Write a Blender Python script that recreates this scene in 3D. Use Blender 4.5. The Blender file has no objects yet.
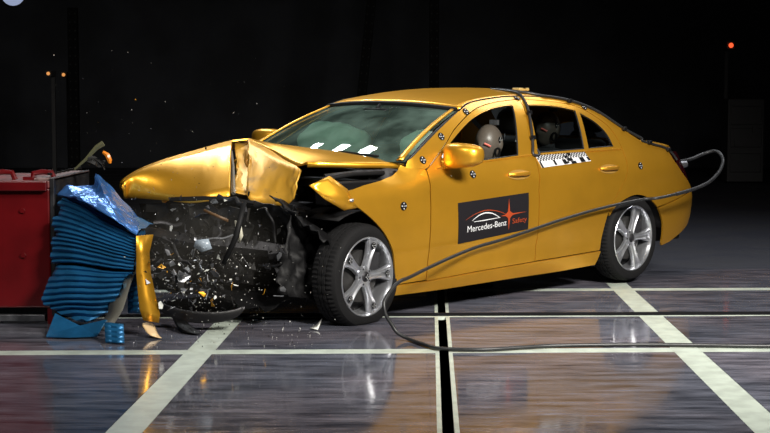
import bpy, bmesh, math, random
from mathutils import Vector, Matrix, Euler
from mathutils.geometry import delaunay_2d_cdt

random.seed(7)
PI = math.pi
sc = bpy.context.scene
COL = sc.collection

# ------------------------------------------------------------------ camera, world, lights, exposure
CAM_H, FPX = 1.37, 1430.0
cam_d = bpy.data.cameras.new('camera')
cam_d.sensor_width = 36.0
cam_d.lens = FPX / 770.0 * 36.0
cam_d.clip_end = 200
cam = bpy.data.objects.new('camera', cam_d)
COL.objects.link(cam)
cam.location = (0, 0, CAM_H)
cam.rotation_euler = (PI / 2 - math.atan((216.5 - 106.0) / FPX), 0, 0)
sc.camera = cam

world = bpy.data.worlds.new('dark_hall')
sc.world = world
world.use_nodes = True
world.node_tree.nodes['Background'].inputs[0].default_value = (0.55, 0.6, 0.75, 1)
world.node_tree.nodes['Background'].inputs[1].default_value = 0.006

sc.view_settings.view_transform = 'Standard'
sc.view_settings.look = 'None'
sc.view_settings.gamma = 1.0
sc.view_settings.use_curve_mapping = False
sc.view_settings.exposure = -0.45

# hall lamps: (label, location, aim point, size x, size y, watts, colour, beam spread in degrees)
LAMPS = [
    ('flood lamp bank hung above and left of the camera', (-3.0, 4.4, 5.8), (-.1, 9.7, .5), 2.4, 1.0, 80, (1.0, .95, .88), 100),
    ('flood lamp bank hung above and right of the camera', (3.4, 3.4, 4.5), (1.0, 10.1, .5), 2.2, 1.0, 310, (1.0, .95, .88), 70),
    ('wide lamp bank hung high behind the gold car', (1.9, 12.6, 7.2), (.2, 9.6, 0), 3.0, 1.0, 40, (.95, .96, 1.0), 120),
    ('square hall lamp, farthest of the three behind the car', (-3.05, 16.25, 6.5), (-.4, 10.5, .5), .34, .34, 50, (.92, .97, 1.0), 120),
    ('square hall lamp, middle of the three behind the car', (-2.34, 14.7, 6.5), (-.2, 10.5, .5), .34, .34, 50, (.92, .97, 1.0), 120),
    ('square hall lamp, nearest of the three behind the car', (-1.70, 13.62, 6.5), (.1, 10.5, .5), .34, .34, 50, (.92, .97, 1.0), 120),
    ('lamp hung over the bare floor behind the car', (5.2, 14.6, 6.6), (3.2, 12.6, 0), 3.6, 1.0, 95, (.95, .96, 1.0), 110),
]

# ------------------------------------------------------------------ helpers
def link(name, me, parent=None, mat=None):
    o = bpy.data.objects.new(name, me)
    COL.objects.link(o)
    if mat is not None and me is not None and not me.materials:
        me.materials.append(mat)
    if parent is not None:
        o.parent = parent
    return o

def tag(o, label=None, cat=None, group=None, kind=None):
    if label: o['label'] = label
    if cat: o['category'] = cat
    if group: o['group'] = group
    if kind: o['kind'] = kind
    return o

def empty(name, loc=(0, 0, 0), rot=(0, 0, 0), parent=None):
    o = bpy.data.objects.new(name, None)
    o.empty_display_size = 0.1
    COL.objects.link(o)
    o.location = loc
    o.rotation_euler = rot
    if parent is not None: o.parent = parent
    return o

class MB:
    """collects shapes, builds ONE mesh object"""
    def __init__(s): s.v = []; s.f = []
    def add(s, vs, fs, M=None):
        b = len(s.v)
        s.v += [tuple(M @ Vector(p)) if M is not None else tuple(p) for p in vs]
        s.f += [tuple(b + i for i in f) for f in fs]
        return s
    def box(s, c, d, M=None, taper=1.0):
        x, y, z = d[0] / 2, d[1] / 2, d[2] / 2
        vs = [(c[0] + sx * x * (taper if sz > 0 else 1), c[1] + sy * y * (taper if sz > 0 else 1), c[2] + sz * z)
              for sz in (-1, 1) for sy in (-1, 1) for sx in (-1, 1)]
        fs = [(0, 2, 3, 1), (4, 5, 7, 6), (0, 1, 5, 4), (2, 6, 7, 3), (0, 4, 6, 2), (1, 3, 7, 5)]
        return s.add(vs, fs, M)
    def tube(s, path, r, n=8, caps=True):
        path = [Vector(p) for p in path]
        rs = r if isinstance(r, (list, tuple)) else [r] * len(path)
        prev = None; rings = []
        for i, p in enumerate(path):
            t = (path[min(i + 1, len(path) - 1)] - path[max(i - 1, 0)]).normalized()
            if prev is None:
                a = Vector((0, 0, 1)) if abs(t.z) < .9 else Vector((1, 0, 0))
                u = t.cross(a).normalized()
            else:
                u = (prev - t * prev.dot(t)).normalized()
            prev = u
            w = t.cross(u)
            rings.append([p + (u * math.cos(2 * PI * k / n) + w * math.sin(2 * PI * k / n)) * rs[i] for k in range(n)])
        vs = [q for ring in rings for q in ring]
        fs = []
        for i in range(len(path) - 1):
            for k in range(n):
                fs.append((i * n + k, i * n + (k + 1) % n, (i + 1) * n + (k + 1) % n, (i + 1) * n + k))
        if caps:
            fs.append(tuple(range(n - 1, -1, -1)))
            fs.append(tuple((len(path) - 1) * n + k for k in range(n)))
        return s.add(vs, fs)
    def lathe(s, prof, n=48, M=None, closed=False):
        """profile of (radius, axial) about the local y axis"""
        vs = []; fs = []
        m = len(prof)
        for k in range(n):
            a = 2 * PI * k / n
            for r, y in prof: vs.append((r * math.cos(a), y, r * math.sin(a)))
        for k in range(n):
            k2 = (k + 1) % n
            for j in range(m if closed else m - 1):
                j2 = (j + 1) % m
                fs.append((k * m + j, k * m + j2, k2 * m + j2, k2 * m + j))
        return s.add(vs, fs, M)
    def prism(s, poly, y0, y1, M=None):
        """polygon in (x,z) extruded along y"""
        n = len(poly)
        vs = [(x, y0, z) for x, z in poly] + [(x, y1, z) for x, z in poly]
        fs = [tuple(range(n)), tuple(range(2 * n - 1, n - 1, -1))]
        for i in range(n):
            j = (i + 1) % n
            fs.append((i, i + n, j + n, j))
        return s.add(vs, fs, M)
    def grid(s, P, M=None, flip=False):
        """rows of points"""
        r, c = len(P), len(P[0])
        vs = [p for row in P for p in row]
        fs = []
        for i in range(r - 1):
            for j in range(c - 1):
                f = (i * c + j, i * c + j + 1, (i + 1) * c + j + 1, (i + 1) * c + j)
                fs.append(f[::-1] if flip else f)
        return s.add(vs, fs, M)
    def sphere(s, c, r, nu=16, nv=10, M=None):
        rx, ry, rz = r if isinstance(r, (list, tuple)) else (r, r, r)
        P = [[(c[0] + rx * math.sin(PI * i / nv) * math.cos(2 * PI * j / nu), c[1] + ry * math.sin(PI * i / nv) * math.sin(2 * PI * j / nu), c[2] + rz * math.cos(PI * i / nv)) for j in range(nu + 1)] for i in range(nv + 1)]
        return s.grid(P, M, flip=True)
    def mesh(s, name, smooth=True, angle=40, merge=True):
        me = bpy.data.meshes.new(name)
        me.from_pydata([tuple(p) for p in s.v], [], s.f)
        bm = bmesh.new(); bm.from_mesh(me)
        if merge: bmesh.ops.remove_doubles(bm, verts=bm.verts, dist=1e-5)
        bmesh.ops.recalc_face_normals(bm, faces=bm.faces)
        lim = math.radians(angle)
        for f in bm.faces: f.smooth = smooth
        for e in bm.edges:
            if len(e.link_faces) == 2:
                e.smooth = e.calc_face_angle(0) < lim
        bm.to_mesh(me); bm.free()
        me.update()
        return me
    def build(s, name, mat, parent=None, smooth=True, angle=40, bevel=0, solid=0, loc=None, rot=None):
        o = link(name, s.mesh(name, smooth, angle), parent, mat)
        if solid:
            m = o.modifiers.new('thickness', 'SOLIDIFY'); m.thickness = solid; m.offset = 0
        if bevel:
            m = o.modifiers.new('bevel', 'BEVEL'); m.width = bevel; m.segments = 2; m.limit_method = 'ANGLE'; m.angle_limit = math.radians(40)
        if loc is not None: o.location = loc
        if rot is not None: o.rotation_euler = rot
        return o

def copy_tree(o, parent=None):
    c = o.copy(); COL.objects.link(c)
    if parent is not None: c.parent = parent
    for ch in list(o.children): copy_tree(ch, c)
    return c

def pchip(xs, ys):
    n = len(xs)
    h = [xs[i + 1] - xs[i] for i in range(n - 1)]
    d = [(ys[i + 1] - ys[i]) / h[i] for i in range(n - 1)]
    m = [0.0] * n
    m[0], m[-1] = d[0], d[-1]
    for i in range(1, n - 1):
        if d[i - 1] * d[i] <= 0: m[i] = 0
        else:
            w1 = 2 * h[i] + h[i - 1]; w2 = h[i] + 2 * h[i - 1]
            m[i] = (w1 + w2) / (w1 / d[i - 1] + w2 / d[i])
    def f(x):
        if x <= xs[0]: return ys[0]
        if x >= xs[-1]: return ys[-1]
        i = 0
        while x > xs[i + 1]: i += 1
        t = (x - xs[i]) / h[i]
        t2, t3 = t * t, t * t * t
        return (2 * t3 - 3 * t2 + 1) * ys[i] + (t3 - 2 * t2 + t) * h[i] * m[i] + (-2 * t3 + 3 * t2) * ys[i + 1] + (t3 - t2) * h[i] * m[i + 1]
    return f

def crom(pts, n=6, closed=False):
    """Catmull-Rom through points (any dimension)"""
    out = []
    N = len(pts)
    rng = range(N) if closed else range(N - 1)
    for i in rng:
        g = lambda k: pts[k % N] if closed else pts[max(0, min(N - 1, k))]
        a, b, c, d = g(i - 1), g(i), g(i + 1), g(i + 2)
        for k in range(n):
            t = k / n
            out.append(tuple(.5 * ((2 * b[q]) + (-a[q] + c[q]) * t + (2 * a[q] - 5 * b[q] + 4 * c[q] - d[q]) * t * t + (-a[q] + 3 * b[q] - 3 * c[q] + d[q]) * t ** 3) for q in range(len(b))))
    if not closed: out.append(tuple(pts[-1]))
    return out

def inside(p, poly):
    x, y = p; c = False; j = len(poly) - 1
    for i in range(len(poly)):
        xi, yi = poly[i]; xj, yj = poly[j]
        if (yi > y) != (yj > y) and x < (xj - xi) * (y - yi) / (yj - yi) + xi: c = not c
        j = i
    return c

def seg_d2(p, a, b):
    vx, vy = b[0] - a[0], b[1] - a[1]
    L = vx * vx + vy * vy
    t = 0 if L == 0 else max(0, min(1, ((p[0] - a[0]) * vx + (p[1] - a[1]) * vy) / L))
    return (p[0] - a[0] - t * vx) ** 2 + (p[1] - a[1] - t * vy) ** 2

# ------------------------------------------------------------------ materials
MATS = {}
def mat(name, col, rough=.5, metal=0.0, coat=0.0, spec=.5, noise=0.0, nscale=20.0, bump=0.0, bscale=60.0, rnoise=0.0, emit=None, estr=0.0, stretch=None, col2=None, nlo=.4, nhi=.6):
    if name in MATS: return MATS[name]
    m = bpy.data.materials.new(name); m.use_nodes = True
    nt = m.node_tree; b = nt.nodes['Principled BSDF']
    b.inputs['Base Color'].default_value = (*col, 1)
    b.inputs['Roughness'].default_value = rough
    b.inputs['Metallic'].default_value = metal
    b.inputs['Coat Weight'].default_value = coat
    b.inputs['Coat Roughness'].default_value = .12
    b.inputs['Specular IOR Level'].default_value = spec
    if noise or bump or rnoise or col2:
        tc = nt.nodes.new('ShaderNodeTexCoord')
        mp = nt.nodes.new('ShaderNodeMapping'); nt.links.new(tc.outputs['Object'], mp.inputs[0])
        if stretch: mp.inputs['Scale'].default_value = stretch
        nz = nt.nodes.new('ShaderNodeTexNoise'); nz.inputs['Scale'].default_value = nscale; nz.inputs['Detail'].default_value = 5
        nt.links.new(mp.outputs[0], nz.inputs['Vector'])
        rp = nt.nodes.new('ShaderNodeMapRange'); rp.inputs[1].default_value = nlo; rp.inputs[2].default_value = nhi
        nt.links.new(nz.outputs['Fac'], rp.inputs[0])
        if noise or col2:
            mx = nt.nodes.new('ShaderNodeMix'); mx.data_type = 'RGBA'
            mx.inputs[6].default_value = (*col, 1)
            c2 = col2 or tuple(max(0, c * (1 - noise)) for c in col)
            mx.inputs[7].default_value = (*c2, 1)
            nt.links.new(rp.outputs[0], mx.inputs[0]); nt.links.new(mx.outputs[2], b.inputs['Base Color'])
        if rnoise:
            rr = nt.nodes.new('ShaderNodeMapRange'); rr.inputs[3].default_value = max(0.02, rough - rnoise); rr.inputs[4].default_value = rough + rnoise
            nt.links.new(rp.outputs[0], rr.inputs[0]); nt.links.new(rr.outputs[0], b.inputs['Roughness'])
        if bump:
            n2 = nt.nodes.new('ShaderNodeTexNoise'); n2.inputs['Scale'].default_value = bscale; n2.inputs['Detail'].default_value = 4
            nt.links.new(mp.outputs[0], n2.inputs['Vector'])
            bp = nt.nodes.new('ShaderNodeBump'); bp.inputs['Strength'].default_value = bump; bp.inputs['Distance'].default_value = .01
            nt.links.new(n2.outputs['Fac'], bp.inputs['Height']); nt.links.new(bp.outputs[0], b.inputs['Normal'])
    if emit:
        b.inputs['Emission Color'].default_value = (*emit, 1); b.inputs['Emission Strength'].default_value = estr
    MATS[name] = m
    return m

def glass_mat(name, tint, gloss_rough=.02, dust=0.0):  # dust: thin film whose diffuse colour stands in for a milky sheen
    m = bpy.data.materials.new(name); m.use_nodes = True
    nt = m.node_tree
    for n in list(nt.nodes): nt.nodes.remove(n)
    out = nt.nodes.new('ShaderNodeOutputMaterial')
    tr = nt.nodes.new('ShaderNodeBsdfTransparent'); tr.inputs[0].default_value = (*tint, 1)
    gl = nt.nodes.new('ShaderNodeBsdfGlossy'); gl.inputs['Roughness'].default_value = gloss_rough
    fr = nt.nodes.new('ShaderNodeFresnel'); fr.inputs[0].default_value = 1.5
    mx = nt.nodes.new('ShaderNodeMixShader')
    nt.links.new(fr.outputs[0], mx.inputs[0]); nt.links.new(tr.outputs[0], mx.inputs[1]); nt.links.new(gl.outputs[0], mx.inputs[2])
    if dust:
        df = nt.nodes.new('ShaderNodeBsdfDiffuse'); df.inputs[0].default_value = (.42, .64, .54, 1)  # greenish white of the painted sheen
        tc = nt.nodes.new('ShaderNodeTexCoord'); nz = nt.nodes.new('ShaderNodeTexNoise'); nz.inputs['Scale'].default_value = 3.2; nz.inputs['Detail'].default_value = 3
        nt.links.new(tc.outputs['Object'], nz.inputs['Vector'])
        mr = nt.nodes.new('ShaderNodeMapRange'); mr.inputs[1].default_value = .4; mr.inputs[2].default_value = .65; mr.inputs[3].default_value = dust * .25; mr.inputs[4].default_value = dust
        nt.links.new(nz.outputs['Fac'], mr.inputs[0])
        m2 = nt.nodes.new('ShaderNodeMixShader'); nt.links.new(mr.outputs[0], m2.inputs[0]); nt.links.new(mx.outputs[0], m2.inputs[1]); nt.links.new(df.outputs[0], m2.inputs[2])
        mx = m2
    nt.links.new(mx.outputs[0], out.inputs[0])
    MATS[name] = m
    return m

PAINT = mat('gold_paint', (.82, .41, .03), .36, .78, coat=.25, noise=.08, nscale=3.0)
PAINT_DARK = mat('gold_paint_dark', (.30, .17, .03), .6, .2)
BLACK = mat('black_plastic', (.005, .005, .0055), .55, spec=.18)
RUBBER = mat('tyre_rubber', (.007, .007, .0075), .75, spec=.2, bump=.15, bscale=90)
TRIM = mat('black_trim', (.007, .007, .0075), .5, spec=.3)
CHROME = mat('alloy_silver', (.70, .72, .76), .28, .90)
STEEL = mat('grey_steel', (.30, .31, .33), .42, .85, noise=.4, nscale=12)
DARKSTEEL = mat('dark_metal', (.06, .06, .065), .45, .7, noise=.5, nscale=10, bump=.2)
DIRTY = mat('crushed_black', (.013, .0125, .012), .5, .1, spec=.35, noise=.6, nscale=9, bump=.3, bscale=25)
RED = mat('red_enamel', (.13, .003, .005), .32, 0, coat=.3, noise=.25, nscale=4)
REDTOP = mat('worn_red_top', (.24, .04, .04), .5, 0, noise=.5, nscale=14, col2=(.12, .06, .055))
BLUE = mat('blue_aluminium', (.018, .15, .34), .36, .45, noise=.25, nscale=8)
BLUEFOIL = mat('blue_cladding', (.07, .23, .62), .28, .6, bump=.25, bscale=12)
WHITE = mat('white_marking', (.54, .61, .53), .35, noise=.2, nscale=9)
STICKW = mat('sticker_white', (.60, .61, .62), .5)
STICKB = mat('sticker_black', (.006, .006, .007), .7, spec=.1)
SIGN = mat('sign_charcoal', (.009, .008, .010), .6, spec=.2)
SIGNR = mat('sign_red', (.30, .045, .012), .6, spec=.2)
CLOTH = mat('airbag_white', (.80, .84, .82), .85, bump=.15, bscale=14)
SEATM = mat('seat_dark', (.022, .022, .024), .7, bump=.1)
SKIN = mat('dummy_grey', (.10, .082, .068), .4)
DSHIRT = mat('dummy_suit', (.035, .05, .02), .8)
LAMPRED = mat('tail_lamp_red', (.02, .002, .003), .2, coat=.3)
ORANGE = mat('amber_lens', (.75, .22, .01), .3)
GLASSW = glass_mat('windscreen_glass', (.62, .88, .76), dust=.16)  # milky sheen on the pane put in as diffuse colour
GLASSD = glass_mat('side_glass_dark', (.34, .38, .38))
GLASSC = glass_mat('side_glass_clear', (.93, .95, .94))

# ------------------------------------------------------------------ the setting
def floor_material():
    m = bpy.data.materials.new('floor_plate_grey'); m.use_nodes = True
    nt = m.node_tree; b = nt.nodes['Principled BSDF']
    tc = nt.nodes.new('ShaderNodeTexCoord')
    mp = nt.nodes.new('ShaderNodeMapping'); mp.inputs['Scale'].default_value = (.6, 3.2, 1)
    nt.links.new(tc.outputs['Object'], mp.inputs[0])
    n1 = nt.nodes.new('ShaderNodeTexNoise'); n1.inputs['Scale'].default_value = 4; n1.inputs['Detail'].default_value = 8; n1.inputs['Roughness'].default_value = .65
    nt.links.new(mp.outputs[0], n1.inputs['Vector'])
    n2 = nt.nodes.new('ShaderNodeTexNoise'); n2.inputs['Scale'].default_value = 1.1; n2.inputs['Detail'].default_value = 3
    nt.links.new(tc.outputs['Object'], n2.inputs['Vector'])
    oi = nt.nodes.new('ShaderNodeObjectInfo')
    r = nt.nodes.new('ShaderNodeValToRGB')
    r.color_ramp.elements[0].position = .36; r.color_ramp.elements[0].color = (.050, .054, .067, 1)
    r.color_ramp.elements[1].position = .68; r.color_ramp.elements[1].color = (.215, .228, .272, 1)
    nt.links.new(n1.outputs['Fac'], r.inputs[0])
    r2 = nt.nodes.new('ShaderNodeValToRGB')
    r2.color_ramp.elements[0].position = .4; r2.color_ramp.elements[0].color = (.85, .85, .9, 1)
    r2.color_ramp.elements[1].position = .62; r2.color_ramp.elements[1].color = (1.12, .98, .98, 1)
    nt.links.new(n2.outputs['Fac'], r2.inputs[0])
    mx = nt.nodes.new('ShaderNodeMix'); mx.data_type = 'RGBA'; mx.blend_type = 'MULTIPLY'; mx.inputs[0].default_value = 1
    nt.links.new(r.outputs[0], mx.inputs[6]); nt.links.new(r2.outputs[0], mx.inputs[7])
    hs = nt.nodes.new('ShaderNodeHueSaturation')
    ma = nt.nodes.new('ShaderNodeMapRange'); ma.inputs[3].default_value = .8; ma.inputs[4].default_value = 1.2
    nt.links.new(oi.outputs['Random'], ma.inputs[0]); nt.links.new(ma.outputs[0], hs.inputs['Value'])
    nt.links.new(mx.outputs[2], hs.inputs['Color'])
    nt.links.new(hs.outputs[0], b.inputs['Base Color'])
    rr = nt.nodes.new('ShaderNodeMapRange'); rr.inputs[1].default_value = .35; rr.inputs[2].default_value = .7; rr.inputs[3].default_value = .05; rr.inputs[4].default_value = .16
    nt.links.new(n1.outputs['Fac'], rr.inputs[0]); nt.links.new(rr.outputs[0], b.inputs['Roughness'])
    bp = nt.nodes.new('ShaderNodeBump'); bp.inputs['Strength'].default_value = .012; bp.inputs['Distance'].default_value = .01
    nt.links.new(n1.outputs['Fac'], bp.inputs['Height']); nt.links.new(bp.outputs[0], b.inputs['Normal'])
    return m
FLOORM = floor_material()
CONC = mat('hall_concrete', (.025, .027, .038), .62, noise=.35, nscale=1.6, rnoise=.1)
SLOT = mat('rail_slot_black', (.004, .004, .005), .7, spec=.1)
WALLM = mat('hall_wall_dark', (.034, .037, .046), .8, noise=.4, nscale=.8)

# oblique floor axes: a = along the cross lines, b = along the centre rail
A = Vector((1, .0266, 0)).normalized(); B = Vector((.0317, 1, 0)).normalized()
O = Vector((.297, 6.883, 0))
def FP(a, b, z=0): 
    p = O + A * a + B * b
    return (p.x, p.y, z)
def slab(a0, a1, b0, b1, z0, z1):
    m = MB()
    q = [FP(a0, b0), FP(a1, b0), FP(a1, b1), FP(a0, b1)]
    vs = [(p[0], p[1], z0) for p in q] + [(p[0], p[1], z1) for p in q]
    return m.add(vs, [(3, 2, 1, 0), (4, 5, 6, 7), (0, 1, 5, 4), (1, 2, 6, 5), (2, 3, 7, 6), (3, 0, 4, 7)])

floor = MB()
floor.box((0, 13, -.07), (40, 40, .1))
floor = floor.build('floor', CONC, smooth=False)
tag(floor, 'dark concrete floor of the crash test hall', 'floor', kind='structure')

b_lines = [1.06, 3.72]                   # cross joints (white lines), spacing 2.66
A_STRIP = 1.368
bs = [-4.26, -1.60, 1.06, 3.72, 5.05]
asx = [-1.368 * 3, -1.368, 0, 1.368, 1.368 * 3]
gap = .012
for i in range(len(bs) - 1):
    for j in range(len(asx) - 1):
        b0, b1 = bs[i], bs[i + 1]
        a0, a1 = asx[j], asx[j + 1]
        # the transverse rail slot splits the plates of the third row
        rows = [(b0, b1)]
        if abs(b0 - 1.06) < .01: rows = [(b0, 2.36), (2.412, b1)]
        for r0, r1 in rows:
            la = .026 if abs(a0) < .01 else (.08 if abs(abs(a0) - 1.368) < .01 else gap / 2)
            ra = .026 if abs(a1) < .01 else (.08 if abs(abs(a1) - 1.368) < .01 else gap / 2)
            lb = .074 if r0 in (1.06, 3.72) else gap / 2
            rb = .074 if r1 in (1.06, 3.72) else gap / 2
            if r1 == 5.05: rb = 0
            slab(a0 + la, a1 - ra, r0 + lb, r1 - rb, -.03, 0).build('floor_plate', FLOORM, floor, smooth=False)
# white markings inlaid between the plates
for a in (-1.368, 1.368):
    o = slab(a - .078, a + .078, -4.3, 5.05, -.03, -.0005).build('floor_stripe', WHITE, floor, smooth=False)
def cross_line(b, w):
    edges = [-1.368 * 3, -1.368 - .08, None, -1.368 + .08, -.026, None, .026, 1.368 - .08, None, 1.368 + .08, 1.368 * 3]
    for s0, s1 in ((-4.1, -1.447), (-1.289, -.027), (.027, 1.289), (1.447, 4.1)):
        slab(s0, s1, b - w, b + w, -.03, -.0005).build('floor_line', WHITE, floor, smooth=False)
cross_line(1.06, .070)
cross_line(3.72, .070)
for s, w0, w1 in ((-1, -.048, -.026), (1, .026, .048)):
    for b0, b1 in ((-4.3, 1.0), (1.12, 2.37), (2.42, 3.66), (3.78, 5.05)):
        slab(w0, w1, b0, b1, -.03, .0012).build('rail_edge_line', WHITE, floor, smooth=False)
slab(-.026, .026, -4.3, 5.05, -.031, -.020).build('rail_slot', SLOT, floor, smooth=False)
slab(-4.1, 4.1, 2.384, 2.414, -.031, .020).build('guide_rail', SLOT, floor, smooth=False)
slab(-4.1, 4.1, 2.355, 2.383, -.031, .0015).build('rail_edge_line', WHITE, floor, smooth=False)

wb = MB(); wb.box((0, 32.5, 4.5), (44, .4, 9.2)); wb = wb.build('wall_back', WALLM, smooth=False)
tag(wb, 'unlit dark back wall of the test hall', 'wall', kind='structure')
wl = MB(); wl.box((-19.5, 13, 4.5), (.4, 40, 9.2)); wl = wl.build('wall_left', WALLM, smooth=False)
tag(wl, 'unlit dark left wall of the test hall', 'wall', kind='structure')
wr = MB(); wr.box((19.5, 13, 4.5), (.4, 40, 9.2)); wr = wr.build('wall_right', WALLM, smooth=False)
tag(wr, 'unlit dark right wall of the test hall', 'wall', kind='structure')
ce = MB(); ce.box((0, 13, 9.1), (40, 40, .2)); ce = ce.build('ceiling', WALLM, smooth=False)
tag(ce, 'black ceiling of the test hall', 'ceiling', kind='structure')

# hall lamps with housings
HOUSING = mat('lamp_housing', (.03, .03, .032), .5, .3)
def hall_lamp(i, L):
    nm, loc, aim, sx, sy, watts, colr, spread = L
    d = (Vector(aim) - Vector(loc)).normalized()
    q = d.to_track_quat('-Z', 'Y')
    root = empty('flood_lamp', loc); root.rotation_euler = q.to_euler()
    tag(root, nm, 'lamp', 'flood lamps over the crash area')
    m = MB()
    t = .04
    m.box((0, 0, .12), (sx + .1, sy + .1, .04))
    for s in (-1, 1):
        m.box((s * (sx / 2 + .03), 0, .05), (t, sy + .1, .14)); m.box((0, s * (sy / 2 + .03), .05), (sx + .1, t, .14))
    m.build('housing', HOUSING, root, smooth=False)
    ld = bpy.data.lights.new('lamp_light', 'AREA'); ld.shape = 'RECTANGLE'; ld.size = sx; ld.size_y = sy; ld.energy = watts; ld.color = colr; ld.spread = math.radians(spread)
    lo = bpy.data.objects.new('lamp_light', ld); COL.objects.link(lo); lo.parent = root; lo.location = (0, 0, .06)
for i, L in enumerate(LAMPS): hall_lamp(i, L)

# ------------------------------------------------------------------ the car: surface functions (x back from the front axle, near side y < 0, z up)
car = empty('car', (-.789, 9.542, .0167), (.02, -.00623, .79625))
tag(car, 'gold four-door saloon with its front end smashed in the crash test', 'car')
CARM = Matrix.Translation(car.location) @ car.rotation_euler.to_matrix().to_4x4()

_low = pchip([.05, .14, .2, .26, .32, .45, .6, .7, .8, .85, .90, .95, 1.0], [.80, .855, .878, .890, .898, .913, .922, .922, .916, .911, .901, .879, .850])
_grn = pchip([.95, 1.0, 1.1, 1.25, 1.36, 1.42, 1.47], [.879, .850, .803, .722, .645, .58, .40])
_kx = pchip([-.9, -.6, -.3, 0, .4, 1.2, 2.6, 3.0], [.8, .9, .955, .985, .997, 1, 1, .995])
def smooth01(t): 
    t = max(0, min(1, t)); return t * t * (3 - 2 * t)
def W(x, z):
    b = _low(z) if z < .97 else _grn(z)
    y = b * _kx(x)
    kf = 1 - smooth01((x - .25) / .3)
    if kf > 0:
        q = min(.12, max(0, z - .835)); y -= kf * q * q * 9
    # soft character crease along the flank
    y += .006 * math.exp(-((z - .845) / .02) ** 2) * smooth01((x + .1) / .4) * (1 - smooth01((x - 3.1) / .5))
    y -= .010 * math.exp(-((z - .36) / .05) ** 2) * smooth01((x - .5) / .3) * (1 - smooth01((x - 2.3) / .25))
    return y
_pl = [(0, 1), (.3, .985), (.55, .95), (.72, .905), (.85, .83), (.93, .72), (.975, .55), (.995, .3), (1, 0)]
_pd = crom(_pl, 12)
_pa = [0.0]
for i in range(1, len(_pd)):
    _pa.append(_pa[-1] + math.hypot((_pd[i][0] - _pd[i - 1][0]) * 1.08, (_pd[i][1] - _pd[i - 1][1]) * .9))
SEND = 3.0 + _pa[-1]
def plan(s):
    t = s - 3.0
    if t <= 0: return (0, 1)
    if t >= _pa[-1]: return _pd[-1]
    i = 0
    while t > _pa[i + 1]: i += 1
    k = (t - _pa[i]) / (_pa[i + 1] - _pa[i])
    return tuple(_pd[i][q] + (_pd[i + 1][q] - _pd[i][q]) * k for q in (0, 1))
_xr = pchip([.15, .25, .35, .45, .6, .7, .8, .9, 1.0, 1.1], [3.92, 4.04, 4.11, 4.15, 4.16, 4.12, 4.05, 3.98, 3.94, 3.90])
def surf(s, z, sd=-1, off=0.0):
    if s <= 3.0:
        return (s, sd * (W(s, z) + off), z)
    X, Y = plan(s)
    return (3.0 + (_xr(z) + off - 3.0) * X, sd * (W(3.0, z) + off) * Y, z)

def densify(loop, step):
    out = []
    n = len(loop)
    for i in range(n):
        a, b = loop[i], loop[(i + 1) % n]
        k = max(1, int(math.ceil(math.hypot(b[0] - a[0], b[1] - a[1]) / step)))
        for q in range(k): out.append((a[0] + (b[0] - a[0]) * q / k, a[1] + (b[1] - a[1]) * q / k))
    return out

def panel(name, loop, material, parent, sd=-1, off=0.0, step=.05, lip=.014, holes=(), fn=None, gapw=.0):
    fn = fn or surf
    L = densify(loop, step)
    HS = [densify(h, step) for h in holes]
    pts = list(L); edges = [(i, (i + 1) % len(L)) for i in range(len(L))]
    for h in HS:
        b = len(pts); pts += h; edges += [(b + i, b + (i + 1) % len(h)) for i in range(len(h))]
    x0, x1 = min(p[0] for p in L), max(p[0] for p in L); z0, z1 = min(p[1] for p in L), max(p[1] for p in L)
    bnd = [(L[i], L[(i + 1) % len(L)]) for i in range(len(L))] + [(h[i], h[(i + 1) % len(h)]) for h in HS for i in range(len(h))]
    md = (step * .45) ** 2
    nx, nz = int((x1 - x0) / step) + 1, int((z1 - z0) / step) + 1
    for i in range(nx + 1):
        for j in range(nz + 1):
            p = (x0 + i * step + .013, z0 + j * step + .007)
            if inside(p, L) and not any(inside(p, h) for h in HS):
                if all(seg_d2(p, a, b) > md for a, b in bnd): pts.append(p)
    vs, es, fs, ov, oe, of = delaunay_2d_cdt([Vector(p) for p in pts], edges, [], 0, 1e-6)
    tri = []
    for f in fs:
        c = (sum(vs[i].x for i in f) / len(f), sum(vs[i].y for i in f) / len(f))
        p0, p1, p2 = vs[f[0]], vs[f[1]], vs[f[2]]
        ar = abs((p1 - p0).cross(p2 - p0)); lm = max((p1 - p0).length, (p2 - p1).length, (p0 - p2).length)
        if ar / lm < 3e-4: continue          # sliver along a straight edge
        if inside(c, L) and not any(inside(c, h) for h in HS): tri.append(tuple(f))
    bm = bmesh.new()
    bv = [bm.verts.new(fn(v.x, v.y, sd, off)) for v in vs]
    for f in tri:
        try: bm.faces.new([bv[i] for i in f])
        except ValueError: pass
    bmesh.ops.recalc_face_normals(bm, faces=bm.faces)
    loose = [v for v in bm.verts if not v.link_faces]
    bmesh.ops.delete(bm, geom=loose, context='VERTS')
    bm.normal_update()
    tot = sum((f.normal.y * f.calc_area() for f in bm.faces))
    if tot * sd < 0: bmesh.ops.reverse_faces(bm, faces=bm.faces)
    bm.normal_update()
    for f in bm.faces: f.smooth = True
    if lip:
        be = [e for e in bm.edges if len(e.link_faces) == 1]
        low = {}
        for e in be:
            for v in e.verts:
                if v not in low:
                    low[v] = (bm.verts.new(v.co), bm.verts.new(v.co - v.normal * lip))
        for e in be:
            f0 = e.link_faces[0]
            a, b = e.verts
            # keep winding opposite to the face on the shared edge
            for l in f0.loops:
                if l.edge == e: a, b = l.vert, l.link_loop_next.vert
            nf = bm.faces.new([low[b][0], low[a][0], low[a][1], low[b][1]]); nf.smooth = False
    me = bpy.data.meshes.new(name); bm.to_mesh(me); bm.free()
    return link(name, me, parent, material)

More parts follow.
